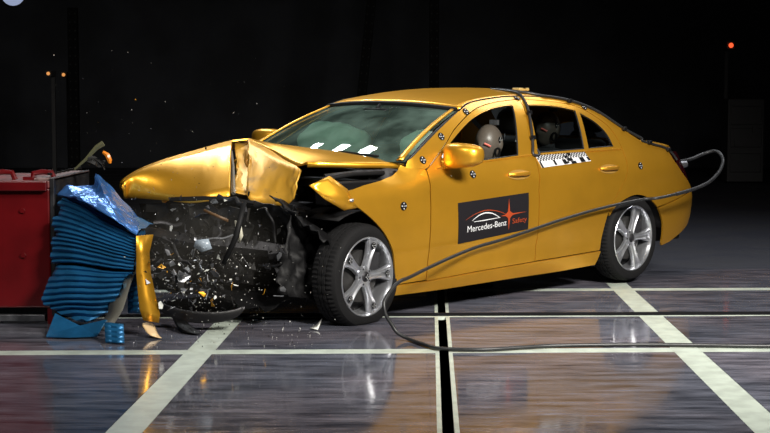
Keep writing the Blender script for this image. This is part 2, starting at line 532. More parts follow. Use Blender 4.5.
# --- outlines in side view (x, z)
RAIL = crom([(.482, 1.012), (.644, 1.097), (.889, 1.215), (1.184, 1.339), (1.352, 1.386), (1.697, 1.417), (1.981, 1.424), (2.25, 1.413), (2.50, 1.375), (2.72, 1.305), (2.97, 1.168), (3.2, 1.072)], 5)
FRAME_A = crom([(.612, .952), (.706, 1.000), (.894, 1.118), (1.047, 1.215), (1.315, 1.330), (1.577, 1.379), (1.868, 1.400)], 5)
FRAME_C = crom([(1.885, 1.401), (2.184, 1.388), (2.41, 1.366), (2.554, 1.331), (2.682, 1.267), (2.786, 1.195), (2.838, 1.116), (2.862, 1.026)], 5)
FGLASS = crom([(.800, 1.032), (.891, 1.095), (1.102, 1.208), (1.285, 1.283), (1.51, 1.338), (1.751, 1.363)], 5)
RGLASS_T = crom([(1.930, 1.362), (2.145, 1.357), (2.331, 1.341), (2.469, 1.319)], 4)
QGLASS = crom([(2.516, 1.296), (2.649, 1.229), (2.735, 1.141), (2.760, 1.045)], 5)
ARCH_R = crom([(2.545, .27), (2.55, .35), (2.605, .53), (2.74, .628), (2.97, .672), (3.18, .605), (3.335, .445), (3.415, .235)], 6)
ARCH_F = crom([(-.045, .744), (.085, .655), (.193, .556), (.272, .436), (.306, .30), (.325, .222)], 5)
SILL_T = [(.335, .217), (.626, .219), (1.122, .238), (1.74, .253), (2.04, .258), (2.53, .270)]
SHUT_B = [(1.742, .255), (1.742, .40), (1.737, .767), (1.757, .93), (1.775, 1.020)]
DOOR_R = crom([(2.528, .272), (2.53, .38), (2.585, .56), (2.70, .70), (2.80, .80), (2.848, .92), (2.860, 1.024)], 4)
def shift(L, dx, dz=0): return [(x + dx, z + dz) for x, z in L]
arch_c = [(x, z) for x, z in ARCH_R]

def car_side(sd, near):
    word = 'left' if near else 'right'
    # body side: A-pillar, roof rail, C-pillar and rear quarter in one pressing
    i_split = max(i for i, p in enumerate(ARCH_R) if p[1] > .545 and p[0] > 3)
    lamp_edge = [(3.62, .985), (3.635, .93), (3.71, .83), (3.83, .735), (3.93, .665)]
    door_gap = shift([p for p in DOOR_R if p[1] > .55], .006)
    arch_part = [p for p in ARCH_R if p[0] > 2.60][0:]
    arch_part = arch_part[:max(1, len([p for p in arch_part if not (p[0] > 3.1 and p[1] < .56)]))]
    loop = [(.45, .965)] + RAIL + [(3.40, 1.035), (3.60, 1.005)] + lamp_edge + [(3.7, .635), (3.4, .585)] + arch_part[::-1] + door_gap + [p for p in shift(FRAME_C[::-1], .005, .004)] + [(1.876, 1.405)] + [(x - .003, z + .005) for x, z in FRAME_A[::-1]][:-1] + [(.600, .958)]
    panel('body_side', loop, PAINT, car, sd)
    # sill
    sl = [(.34, .146), (.78, .141), (1.485, .148), (2.075, .150), (2.50, .162), (2.535, .262)] + [(x, z - .006) for x, z in SILL_T[::-1]]
    panel('sill', sl, PAINT, car, sd, off=.004)
    # front door
    fd = panel('front_door', [(.612, .222)] + [(x, z + .001) for x, z in SILL_T if .62 < x < 1.7] + SHUT_B + [(1.885, 1.398)] + FRAME_A[::-1][1:-1] + [(.610, .948)],
               PAINT, car, sd, holes=[FGLASS + [(1.765, 1.355), (1.596, 1.013), (1.22, .992), (.800, .969)]])
    rd = panel('rear_door', [(1.750, .257), (2.04, .262), (2.520, .274)] + DOOR_R[1:] + FRAME_C[::-1][1:] + [(1.893, 1.397)] + shift(SHUT_B[::-1], .007)[:-1], PAINT, car, sd,
               holes=[RGLASS_T + [(2.385, 1.036), (1.822, 1.022)], [(2.508, 1.304)] + QGLASS + [(2.437, 1.038)]])
    fw = panel('window_pane', FGLASS + [(1.765, 1.355), (1.60, 1.008), (.79, .960)], GLASSC, fd, sd, off=-.014, lip=0, step=.08)
    rw = panel('window_pane', RGLASS_T + [(2.395, 1.03), (1.815, 1.016)], GLASSD, rd, sd, off=-.014, lip=0, step=.08)
    qw = panel('quarter_pane', [(2.505, 1.304)] + QGLASS + [(2.437, 1.034)], GLASSD, rd, sd, off=-.014, lip=0, step=.08)
    # black window surround strips
    for par, lp in ((fd, FGLASS + [(1.765, 1.355), (1.596, 1.013), (1.22, .992), (.800, .969)]), (rd, RGLASS_T + [(2.385, 1.036), (1.822, 1.022)]), (rd, [(2.508, 1.304)] + QGLASS + [(2.437, 1.038)])):
        D = densify(lp, .06)
        m = MB(); m.tube([surf(x, z, sd, -.008) for x, z in D] + [surf(*D[0], sd, -.008)], .007, 6, caps=False)
        m.build('window_seal', TRIM, par)
    # handles: a flat cup patch in darker gold, and a bar
    for par, hx in ((fd, 1.527), (rd, 2.60)):
        zc = .884
        m = MB()
        P = []
        for i in range(7):
            row = []
            for j in range(13):
                u, v = j / 12 * 2 - 1, i / 6 * 2 - 1
                r = min(1, math.hypot(u * .9, v))
                x, z = hx + u * .115, zc + v * .034 * math.sqrt(max(0.0, 1 - (u * .93) ** 2))
                row.append(surf(x, z, sd, .002 - .0 * (1 - r)))
            P.append(row)
        m.grid(P)
        m.build('handle_cup', TRIM if False else PAINT_DARK, par)
        m = MB()
        path = [surf(hx + t * .112, zc + .008 - .004 * t * t, sd, .006 + .026 * (1 - t ** 4)) for t in [k / 8 * 2 - 1 for k in range(9)]]
        m.tube(path, [.010, .013, .014, .0145, .0145, .0145, .014, .013, .010], 8)
        m.build('door_handle', PAINT, par)
    # belt moulding
    for par, x0, x1, z0, z1 in ((fd, .70, 1.74, .958, 1.014), (rd, 1.80, 2.84, 1.012, 1.026)):
        m = MB(); m.tube([surf(x0 + (x1 - x0) * k / 16, z0 + (z1 - z0) * (k / 16) ** .9, sd, .003) for k in range(17)], .006, 6)
        m.build('belt_moulding', PAINT, par)
    return fd, rd

fdoor, rdoor = car_side(-1, True)
fdoor_r, rdoor_r = car_side(1, False)

# front fenders
FEND_TOP = [(-.105, .850), (.026, .876), (.19, .896), (.328, .920), (.395, .948), (.430, .985), (.452, .972)]
fl = panel('front_fender', [(-.16, .79), (-.13, .84)] + FEND_TOP + [(.600, .952), (.604, .226), (.335, .222)] + ARCH_F[::-1][1:] + [(-.10, .742)], PAINT, car, -1)
# torn and folded tip of the near fender
def sfold(x, z, dy): 
    p = surf(x, z, -1, 0); return (p[0], p[1] + dy, p[2])
tipA = (-.236, -.845, .944); tipB = (-.392, -.83, .892); tipC = (-.301, -.872, .806); tipD = (-.158, -.893, .731); tipE = (-.045, -.903, .742); tipF = (-.118, -.884, .857); tipM = (-.285, -.86, .875); tipN = (-.175, -.905, .815)
m = MB(); m.add([tipA, tipB, tipC, tipD, tipE, tipF, tipM, tipN, (-.10, -.90, .80)], [(0, 1, 6), (1, 2, 6), (0, 6, 7), (0, 7, 5), (6, 2, 7), (2, 3, 7), (3, 4, 8), (3, 8, 7), (7, 8, 5)])
ft = m.build('torn_edge', PAINT, fl, angle=25, solid=.004)
mm = ft.modifiers.new('sub', 'SUBSURF'); mm.subdivision_type = 'SIMPLE'; mm.levels = 1; mm.render_levels = 1
for (x, z) in ((-.235, .893), (-.10, .79)):
    m = MB(); p = surf(x, z, -1, .004); m.sphere((p[0], p[1] - .0, p[2]), (.020, .012, .012), 10, 6)
    m.build('torn_bracket', CHROME, fl)
ff_top = [(-.62, .80), (-.40, .845), (-.105, .875), (.19, .905), (.328, .925), (.395, .948), (.430, .985), (.452, .972)]
ARCH_F2 = crom([(-.43, .30), (-.36, .50), (-.22, .63), (-.0, .685), (.2, .63), (.34, .50), (.40, .30), (.40, .222)], 5)
panel('front_fender', [(-.20, .66), (-.28, .78), (-.24, .865)] + ff_top[2:] + [(.600, .952), (.604, .226)] + [p for p in ARCH_F2[::-1] if p[0] > -.1], PAINT, car, 1)

# black wheel-arch liners (half barrels) and underbody
def liner(x, y0, y1, r, a0, a1, zc=.34):
    m = MB()
    n = 18
    P = [[(x + r * math.cos(math.radians(a0 + (a1 - a0) * k / n)), y, zc + r * .93 * math.sin(math.radians(a0 + (a1 - a0) * k / n))) for k in range(n + 1)] for y in (y0, y1)]
    m.grid(P)
    pts = [P[1][k] for k in range(n + 1)]
    m.add(pts, [tuple(range(n + 1))])
    return m.build('wheel_arch_liner', BLACK, car, solid=.006)
liner(2.97, -.87, -.55, .43, 12, 192, .30); liner(2.97, .87, .55, .43, 12, 192, .30)
liner(.03, -.86, -.50, .40, -10, 120); liner(0, .86, .55, .40, -10, 190)
m = MB()
m.box((1.45, 0, .20), (2.1, 1.62, .07)); m.box((3.45, 0, .30), (1.0, 1.35, .12)); m.box((.2, 0, .26), (.6, 1.0, .1)); m.box((2.97, 0, .33), (.12, 1.4, .12))
m.build('underbody', BLACK, car, smooth=False, bevel=.01)

# rear bumper, tail lamps, boot lid, rear glass, roof, windscreen
bot = [(3.425, .240), (3.55, .262), (3.75, .335), (3.93, .40), (4.2, .41), (SEND, .41)]
for sd in (-1, 1):
    lo = [(3.425, .240), (3.55, .258), (3.75, .325), (3.93, .385), (4.2, .40), (SEND, .40), (SEND, .655), (3.93, .655), (3.7, .625), (3.40, .575), (3.255, .548)] + [p for p in ARCH_R if p[0] > 3.25 and p[1] < .54 and p[1] > .25]
    panel('rear_bumper', lo, PAINT, car, sd)
    panel('rear_diffuser', [(3.55, .256), (3.75, .32), (3.93, .378), (4.2, .392), (SEND, .392), (SEND, .26), (4.1, .24), (3.6, .22)], BLACK, car, sd, off=-.26)
    panel('tail_lamp', [(3.628, .980), (3.643, .93), (3.718, .83), (3.838, .735), (3.935, .672), (4.35, .69), (4.40, .92), (4.1, .965), (3.85, .978)], LAMPRED, car, sd, off=-.004)
panel('boot_panel', [(4.36, .668), (SEND + .0, .668), (SEND, .965), (4.41, .93)], PAINT, car, -1)
panel('boot_panel', [(4.36, .668), (SEND + .0, .668), (SEND, .965), (4.41, .93)], PAINT, car, 1)

rail_z = pchip([p[0] for p in RAIL], [p[1] for p in RAIL])
def rail_pt(x):
    z = rail_z(x); return (W(x, z), z)
# roof
crown = pchip([1.1, 1.3, 1.5, 1.75, 2.0, 2.25, 2.45, 2.7], [1.366, 1.418, 1.449, 1.466, 1.470, 1.462, 1.443, 1.395])
def roof_pt(u, v):
    """u along 0..1, v across -1..1"""
    xc = 1.125 + (2.68 - 1.125) * u
    xe = 1.184 + (2.74 - 1.184) * u
    ye, ze = rail_pt(xe)
    x = xc + (xe - xc) * v * v
    zc = crown(xc)
    a = abs(v)
    return (x, v * (ye - .012), zc + (ze - .004 - zc) * (a ** 2.4))
m = MB(); m.grid([[roof_pt(i / 34, j / 14 - 1) for j in range(29)] for i in range(35)])
roof = m.build('roof', PAINT, car, angle=80, solid=.02)
for sd in (-1, 1):
    m = MB(); m.tube([(x, sd * (rail_pt(x)[0] - .003), rail_pt(x)[1] + .001) for x in [1.15 + k * .05 for k in range(33)]], .007, 6)
    m.build('roof_moulding', TRIM, car)
# windscreen
def ws_pt(u, v, off=0.0):
    ct = Vector((1.118, 0, 1.358)); et = Vector((1.162, .640, 1.327))
    cb = Vector((.27, 0, .985)); eb = Vector((.485, .80, 1.005))
    a = abs(v)
    t = ct.lerp(et, a ** 2); b = cb.lerp(eb, a ** 2)
    t.y = .640 * v; b.y = .80 * v
    p = b.lerp(t, u)
    p.z += .030 * math.sin(PI * u) * (1 - .4 * a * a); p.x -= .012 * math.sin(PI * u)
    return (p.x - off * .5, p.y, p.z + off * .8)
m = MB(); m.grid([[ws_pt(i / 16, j / 14 - 1) for j in range(29)] for i in range(17)])
windscreen = m.build('windscreen', GLASSW, car, angle=80)
for sd in (-1, 1):
    m = MB()
    P = []
    for k in range(21):
        u = k / 20
        a = Vector(ws_pt(u, sd * 1.0)); 
        x = .482 + (1.184 - .482) * u
        y, z = rail_pt(x)
        b_ = Vector((x, sd * (y - .004), z - .004))
        P.append([tuple(a + Vector((0, 0, -.012))), tuple(a.lerp(b_, .5) + Vector((0, 0, -.002))), tuple(b_)])
    m.grid(P); m.build('windscreen_seal', TRIM, car, solid=.006)
m = MB(); m.tube([ws_pt(1.0, k / 10 - 1, .010) for k in range(21)], .016, 8); m.build('windscreen_header_seal', TRIM, car)
# A-pillar inner gold strip along the glass
for sd in (-1, 1):
    m = MB()
    P = []
    for k in range(21):
        u = k / 20
        a = Vector(ws_pt(u, sd * .985, .012)); b_ = Vector(ws_pt(u, sd * .94 if True else 1, .012))
        P.append([tuple(a), tuple(a.lerp(b_, .5) + Vector((0, 0, .004))), tuple(b_)])
    m.grid(P); m.build('pillar_trim', PAINT, car, solid=.008)
# rear glass and boot lid
def rg_pt(u, v):
    a = v * v
    t = Vector((2.69, 0, 1.392)).lerp(Vector((2.755, 0, 1.283)), a); b = Vector((3.34, 0, 1.085)).lerp(Vector((3.22, 0, 1.06)), a)
    t.y = .655 * v; b.y = .775 * v
    p = t.lerp(b, u); p.z += .02 * math.sin(PI * u) * (1 - a)
    return tuple(p)
m = MB(); m.grid([[rg_pt(i / 10, j / 10 - 1) for j in range(21)] for i in range(11)]); m.build('rear_window', GLASSD, car, angle=80)
def bl_pt(u, v):
    a = abs(v)
    x = 3.34 - .12 * v * v + u * (3.93 - .20 * v * v - 3.34 + .12 * v * v)
    z = 1.085 - .02 * u - .035 * u * u - .03 * a ** 3
    z += .012 * math.exp(-((u - .93) / .06) ** 2)
    return (x, v * (.775 - .03 * u - .05 * u ** 3), z - .0)
m = MB(); m.grid([[bl_pt(i / 14, j / 10 - 1) for j in range(21)] for i in range(15)])
m.grid([[tuple(Vector(bl_pt(1, j / 10 - 1)) + Vector((.01 * k, 0, -.03 * k))) for j in range(21)] for k in range(4)])
m.build('boot_lid', PAINT, car, angle=50, solid=.012)

# ------------------------------------------------------------------ crumpled hood
def lerp3(a, b, t): return tuple(a[k] + (b[k] - a[k]) * t for k in range(3))
def fold_grid(m, top, bottom, rows=6, cols=4, bulge=(0, 0, 0), wob=0.0, seed=1, mid=None):
    rnd = random.Random(seed)
    T, Bm = crom(top, cols), crom(bottom, cols)
    MD = crom(mid, cols) if mid else None
    P = []
    for i in range(rows + 1):
        t = i / rows
        row = []
        for k in range(len(T)):
            if MD:
                a = lerp3(T[k], MD[k], t * 2) if t < .5 else lerp3(MD[k], Bm[k], t * 2 - 1)
            else: a = lerp3(T[k], Bm[k], t)
            s = math.sin(PI * t)
            w = wob * s
            row.append((a[0] + bulge[0] * s + rnd.uniform(-w, w), a[1] + bulge[1] * s + rnd.uniform(-w, w), a[2] + bulge[2] * s + rnd.uniform(-w, w)))
        P.append(row)
    m.grid(P)
    return P
hood = empty('hood', (0, 0, 0), parent=car)
tag(hood, 'gold hood buckled into a tent shape')
RIDGE = [(-.726, .615, .832), (-.700, .612, .868), (-.59, .60, .928), (-.445, .57, .980), (-.217, .52, 1.038), (-.002, .45, 1.095), (.045, .425, 1.106)]
LEAD = [(-.722, .618, .742), (-.712, .612, .738), (-.677, .60, .738), (-.59, .40, .733), (-.545, .15, .727), (-.508, 0, .748), (-.400, -.09, .780)]
m = MB(); fold_grid(m, RIDGE, LEAD, 7, 5, (-.03, -.03, .03), .003, 3)
m.build('hood_front_fold', PAINT, hood, angle=60, solid=.010)
FAR = [(-.715, .66, .79), (-.69, .68, .80), (-.58, .71, .83), (-.44, .74, .86), (-.2, .76, .90), (.0, .765, .94), (.08, .765, .95)]
m = MB(); fold_grid(m, RIDGE, FAR, 4, 5, (.0, .02, .02), 0, 3)
m.build('hood_far_fold', PAINT, hood, angle=60, solid=.010)
CREASE = [(.150, .385, 1.116), (.104, .10, 1.056), (-.027, -.20, 1.006), (-.105, -.40, .980), (-.110, -.50, 1.006)]
COWL = [(.47, .735, 1.085), (.31, .32, 1.083), (.255, -.08, 1.072), (.315, -.42, 1.047), (.535, -.735, .985)]
MIDR = [(.31, .57, 1.102), (.21, .22, 1.080), (.13, -.13, 1.052), (.12, -.42, 1.030), (.19, -.645, .990)]
m = MB(); HP = fold_grid(m, CREASE, COWL, 8, 5, (0, 0, .008), 0, 5, MIDR)
# turned-down edge along the near side and round the rear corner
edge = [r[-1] for r in HP]
m.grid([edge, [(x + .002, y - .006, z - .010) for x, y, z in edge], [(x + .002, y - .003, z - .030) for x, y, z in edge]])
m.build('hood_rear_fold', PAINT, hood, angle=60, solid=.010)
FLAPB = [(-.06, .11, .975), (-.310, -.15, .785), (-.267, -.25, .735), (-.203, -.40, .730), (-.190, -.47, .780)]
m = MB(); fold_grid(m, [(.150, .385, 1.114), (.10, .10, 1.054), (-.030, -.20, 1.004), (-.108, -.40, .978), (-.121, -.46, .955)], FLAPB, 7, 5, (-.02, -.015, .0), .010, 8)
DIRTPAINT = mat('scraped_gold', (.62, .33, .035), .45, .4, col2=(.22, .14, .06), nscale=7, nlo=.56, nhi=.8, noise=.1)
m.build('hood_near_flap', DIRTPAINT, hood, angle=50, solid=.010)
# far piece joining the ridge to the rear half
m = MB(); m.add([(.045, .425, 1.106), (.150, .385, 1.116), (.47, .735, 1.085), (.08, .765, .95)], [(0, 1, 2, 3)])
m.build('hood_far_gusset', PAINT, hood, smooth=False, solid=.010)
# grey stiffener strip standing beside the tear
m = MB(); m.tube([(-.075, .30, 1.045), (-.19, .14, .95), (-.30, 0, .86), (-.372, -.09, .795)], .014, 4)
m.build('hood_stiffener', mat('bare_aluminium', (.34, .33, .28), .4, .8), hood, angle=20)
m = MB(); fold_grid(m, [(.075, .43, 1.085), (.13, .38, 1.085), (.16, .36, 1.09)], [(-.345, -.06, .80), (-.30, -.12, .785), (-.25, -.16, .79)], 9, 4, (.04, .03, -.02), .014, 12)
m.build('hood_torn_middle', DIRTPAINT, hood, angle=30, solid=.008)
# black engine bay edge under the hood
m = MB()
m.box((.20, -.70, .82), (.75, .10, .14)); m.box((.30, -.42, .86), (.5, .5, .05)); m.box((.36, 0, .80), (.12, 1.3, .30)); m.tube([(-.1, -.62, .90), (.15, -.66, .93), (.48, -.72, .93)], .018, 6)
m.build('engine_bay_wall', BLACK, car, angle=30, bevel=.012)
m = MB(); m.tube([(-.05, -.60, .915), (.2, -.66, .935), (.45, -.70, .935)], .022, 6); m.build('strut_brace', DARKSTEEL, car)

# ------------------------------------------------------------------ door mirrors
def mirror(sd, parent):
    m = MB()
    P = []
    n1, n2 = 12, 20
    for i in range(n1 + 1):
        a = -PI / 2 + PI * i / n1
        row = []
        for j in range(n2 + 1):
            b = 2 * PI * j / n2
            ca, sa, cb, sb = math.cos(a), math.sin(a), math.cos(b), math.sin(b)
            pw = lambda v, e: math.copysign(abs(v) ** e, v)
            ex = .62
            x = pw(ca, ex) * pw(cb, ex); y = pw(ca, ex) * pw(sb, ex); z = pw(sa, ex)
            xx = .090 * x * (1 if x < 0 else .6)
            row.append((.805 + xx + .035 * abs(y) + (.05 if sd > 0 else 0), sd * (1.005) + .150 * y, (1.043 if sd < 0 else 1.075) + .082 * z * (1 - .15 * (y * sd)) + .008 * y * sd))
        P.append(row)
    m.grid(P)
    mo = m.build('door_mirror', PAINT, parent, angle=70)
    m = MB()
    pts = []
    for k in range(24):
        a = 2 * PI * k / 24
        pw = lambda v, e: math.copysign(abs(v) ** e, v)
        pts.append((.890 + .03 * abs(pw(math.cos(a), .62)), sd * 1.005 + .110 * pw(math.cos(a), .62), 1.045 + .055 * pw(math.sin(a), .62)))
    m.add(pts, [tuple(range(24))])
    m.build('mirror_arm', TRIM, parent) if False else None
    m2 = MB(); m2.tube([(.80, sd * .865, .985), (.81, sd * .91, .992), (.83, sd * .96, 1.005)], [.045, .036, .032], 10)
    m2.build('mirror_arm', PAINT, parent)
    return mo
mirror(-1, fdoor); mirror(1, fdoor_r)

# ------------------------------------------------------------------ wheels
def marker_mesh(name, r=.028):
    """black round target with four white spots and a centre dot, flat in x-z, facing -y"""
    me = bpy.data.meshes.new(name)
    vs = []; fs = []; mi = []
    def disc(cx, cz, rx, rz, y, n, k):
        b = len(vs)
        vs.extend([(cx + rx * math.cos(2 * PI * i / n), y, cz + rz * math.sin(2 * PI * i / n)) for i in range(n)])
        fs.append(tuple(b + i for i in range(n))); mi.append(k)
    disc(0, 0, r, r, 0, 20, 0)
    n = 20; b = len(vs)
    vs.extend([(r * math.cos(2 * PI * i / n), .003, r * math.sin(2 * PI * i / n)) for i in range(n)])
    for i in range(n):
        fs.append((i, b + i, b + (i + 1) % n, (i + 1) % n)); mi.append(0)
    for dx, dz in ((0, .6), (0, -.6), (.6, 0), (-.6, 0)): disc(dx * r, dz * r, .16 * r, .16 * r, -.0012, 10, 1)
    disc(0, 0, .12 * r, .12 * r, -.0012, 8, 1)
    me.from_pydata(vs, [], fs)
    me.materials.append(STICKB); me.materials.append(STICKW)
    for p, k in zip(me.polygons, mi): p.material_index = k
    return me
MARK = marker_mesh('marker'); MARKS = marker_mesh('marker_small', .021)

def tyre_mesh(flat=None):
    prof = [(.246, .11), (.246, .004), (.256, -.004), (.268, -.007), (.290, -.009), (.312, -.002), (.324, .012), (.331, .034), (.3345, .060), (.3345, .068), (.327, .069), (.327, .077), (.335, .078), (.336, .104), (.329, .105), (.329, .114), (.336, .115), (.335, .142), (.327, .143), (.327, .151), (.3345, .152), (.331, .19), (.322, .212), (.30, .228), (.26, .222), (.246, .20)]
    n = 140
    m = MB()
    vs = []; k0 = len(prof)
    for k in range(n):
        a = 2 * PI * k / n
        for r, y in prof:
            rr = r
            y = y * .86 if y > 0 else y
            if k % 2 == 0 and r > .31 and (y < .059 or y > .130): rr = r - .006 * min(1, (r - .31) / .015)
            if k % 4 == 0 and .066 < y < .123: rr = r - .005
            x, z = rr * math.cos(a), rr * math.sin(a)
            if flat is not None and z < -flat:
                over = -flat - z
                z = -flat
                y = y + (-.35 * over if y < .1 else .35 * over)
            vs.append((x, y, z))
    fs = []
    for k in range(n):
        k2 = (k + 1) % n
        for j in range(k0):
            j2 = (j + 1) % k0
            fs.append((k * k0 + j, k * k0 + j2, k2 * k0 + j2, k2 * k0 + j))
    m.add(vs, fs)
    return m.mesh('tyre', True, 30, merge=False)
TYRE, TYREF = tyre_mesh(), tyre_mesh(.292)
m = MB(); m.lathe([(.2475, .02), (.2530, -.004), (.2505, -.007), (.2440, -.006), (.2390, .004), (.2330, .022), (.2260, .09), (.2260, .20), (.2300, .20)], 72)
RIMM = m.mesh('rim', True, 50)
def spoke_mesh():
    m = MB()
    n = 10
    prof = [(-1, .030), (-1, .010), (-.82, .0), (-.62, -.001), (-.30, .010), (0, .0125), (.30, .010), (.62, -.001), (.82, 0), (1, .010), (1, .030)]
    P = []
    for i in range(n + 1):
        t = i / n
        r = .030 + (.2395 - .030) * t
        w = .029 - .003 * math.sin(PI * min(1, t * 1.25)) + .024 * max(0, (t - .40) / .60) ** 1.5
        dish = .016 * (1 - t) ** 1.4 + .012 * t * t * 0 + .002
        P.append([(r, y + dish, s * w) for s, y in prof])
    m.grid(P)
    return m.mesh('spoke', True, 45)
SPOKE = spoke_mesh()
m = MB(); m.lathe([(.0005, .004), (.026, .006), (.034, .012), (.036, .03)], 28); HUB = m.mesh('hub_cap', True, 40)
m = MB(); m.lathe([(.0005, .013), (.007, .013), (.0085, .016), (.0085, .03)], 6); NUT = m.mesh('lug_nut', True, 30)
m = MB(); m.lathe([(.05, .060), (.165, .060), (.165, .085), (.05, .085)], 48, closed=True); DISC = m.mesh('brake_disc', True, 30)
m = MB(); m.lathe([(.0005, .115), (.235, .115), (.235, .20), (.0005, .20)], 40); BACK = m.mesh('wheel_well_plate', True, 30)
m = MB(); m.box((.115, .07, .06), (.10, .07, .16)); CAL = m.mesh('brake_caliper', False)
m = MB(); m.lathe([(.030, .0135), (.066, .022), (.070, .04)], 40); FLG = m.mesh('hub_flange', True, 30)
m = MB(); m.lathe([(.249, .035), (.2355, .032), (.2355, .06)], 60); RBK = m.mesh('rim_shadow_ring', True)
def wheel(loc, rz, tyre, markers, spin, label, ry=0):
    w = empty('wheel', loc, (0, ry, rz), parent=car)
    w['label'] = label
    link('tyre', tyre, w, RUBBER); link('rim', RIMM, w, CHROME)
    link('brake_disc', DISC, w, mat('brake_iron', (.035, .034, .033), .5, .5)); link('wheel_well_plate', BACK, w, BLACK); link('brake_caliper', CAL, w, DARKSTEEL); link('hub_flange', FLG, w, CHROME)
    link('hub_cap', HUB, w, DARKSTEEL)
    for k in range(5):
        a = spin + 2 * PI * k / 5
        s = link('spoke', SPOKE, w, CHROME); s.rotation_euler = (0, -a, 0)
        b = link('lug_nut', NUT, w, DARKSTEEL); b.location = (.050 * math.cos(a + PI / 5), .004, .050 * math.sin(a + PI / 5))
        if markers:
            q = link('marker', MARKS, w); q.location = (.203 * math.cos(a), -.0025, .203 * math.sin(a))
    if markers:
        q = link('marker', MARKS, w); q.location = (0, -.001, 0)
    return w
wheel((.04, -.905, .300), math.radians(5.5), TYREF, True, math.radians(73), 'front wheel with round test targets on its alloy spokes')
wheel((2.939, -.905, .335), 0, TYRE, False, math.radians(74), 'rear wheel with five plain alloy spokes')
wheel((.0, .905, .315), PI, TYREF, False, .4, 'front wheel on the far side')
wheel((2.939, .905, .305), PI, TYRE, False, .9, 'rear wheel on the far side')

# ------------------------------------------------------------------ targets, sign and checker strip on the flank
def place_marker(x, z, sd=-1, me=MARK, off=.0045):
    p = Vector(surf(x, z, sd, off)); px = Vector(surf(x + .02, z, sd, off)); pz = Vector(surf(x, z + .02, sd, off))
    ex = (px - p).normalized(); n = ex.cross((pz - p)).normalized()   # outward for the near side is -y
    if n.y * sd < 0: n = -n
    ez = n.cross(ex) if sd > 0 else ex.cross(-n)
    ey = -n
    M = Matrix((ex, ey, ez)).transposed().to_4x4(); M.translation = p
    o = link('marker', me, car); o.matrix_local = M
    return o
for x, z in ((.606, 1.014), (.86, 1.161), (1.217, 1.322), (1.042, .907), (.349, .731), (3.022, .892), (1.87, 1.413), (2.60, 1.345)): place_marker(x, z)

S_BL, S_BR, S_TL, S_TR = (.886, .445), (1.623, .496), (.870, .722), (1.619, .755)
def sgn(u, v):
    b = (S_BL[0] + (S_BR[0] - S_BL[0]) * u, S_BL[1] + (S_BR[1] - S_BL[1]) * u)
    t = (S_TL[0] + (S_TR[0] - S_TL[0]) * u, S_TL[1] + (S_TR[1] - S_TL[1]) * u)
    return (b[0] + (t[0] - b[0]) * v, b[1] + (t[1] - b[1]) * v)
sign = panel('sign_panel', [sgn(0, 0), sgn(1, 0), sgn(1, 1), sgn(0, 1)], SIGN, car, -1, off=.004, lip=.003)
sign['label'] = 'black sign sheet with white and red lettering'
def on_sign(name, me, material, off):
    for v in me.vertices:
        x, z = sgn(v.co.x, v.co.y)
        v.co = surf(x, z, -1, off)
    o = link(name, me, sign, material)
    return o
def text_mesh(body, u0, u1, v0, vh, slope=0.0):
    cu = bpy.data.curves.new('lettering', 'FONT'); cu.body = body; cu.size = 1; cu.resolution_u = 3
    ob = bpy.data.objects.new('lettering', cu); COL.objects.link(ob)
    bpy.context.view_layer.update()
    dg = bpy.context.evaluated_depsgraph_get()
    me = bpy.data.meshes.new_from_object(ob.evaluated_get(dg))
    bpy.data.objects.remove(ob); bpy.data.curves.remove(cu)
    xs = [v.co.x for v in me.vertices]; x0, x1 = min(xs), max(xs)
    for v in me.vertices:
        u = (v.co.x - x0) / (x1 - x0)
        v.co = (u0 + (u1 - u0) * u, v0 + slope * u + v.co.y / .70 * vh, 0)
    me.materials.clear()
    return me
on_sign('lettering', text_mesh('Mercedes-Benz', .115, .665, .245, .155, -.01), STICKW, .008)
on_sign('lettering', text_mesh('Safety', .752, .965, .245, .135, -.01), SIGNR, .008)
def arc_mesh(pts, w0, w1, name):
    P = crom(pts, 10); n = len(P)
    vs = []; fs = []
    for i, (u, v) in enumerate(P):
        t = i / (n - 1); w = (w0 + (w1 - w0) * math.sin(PI * t)) / 2
        vs += [(u, v - w, 0), (u, v + w, 0)]
    for i in range(n - 1): fs.append((2 * i, 2 * i + 2, 2 * i + 3, 2 * i + 1))
    me = bpy.data.meshes.new(name); me.from_pydata(vs, [], fs); return me
on_sign('emblem_arc', arc_mesh([(.18, .515), (.27, .615), (.365, .652), (.47, .60), (.567, .468)], .012, .030, 'emblem_arc'), STICKW, .008)
on_sign('emblem_line', arc_mesh([(.20, .478), (.38, .470), (.575, .470)], .008, .022, 'emblem_line'), STICKW, .008)
on_sign('emblem_arc', arc_mesh([(.09, .555), (.22, .665), (.375, .715), (.54, .64), (.70, .48)], .004, .020, 'emblem_arc'), SIGNR, .008)
def star_mesh():
    pts = []
    L = [(0, .42), (.018, .05), (.055, .055), (.025, .0135), (.25, 0)]
    q = [(0, .43), (.014, .10), (.030, .055), (.060, .02), (.26, .0), (.060, -.02), (.030, -.055), (.014, -.10), (0, -.42), (-.014, -.10), (-.030, -.055), (-.055, -.02), (-.12, .0), (-.055, .02), (-.030, .055), (-.014, .10)]
    vs = [(.70, .50, 0)] + [(.70 + a, .50 + b, 0) for a, b in q]
    fs = [(0, i + 1, (i + 1) % len(q) + 1) for i in range(len(q))]
    me = bpy.data.meshes.new('emblem_star'); me.from_pydata(vs, [], fs); return me
on_sign('emblem_star', star_mesh(), SIGNR, .009)

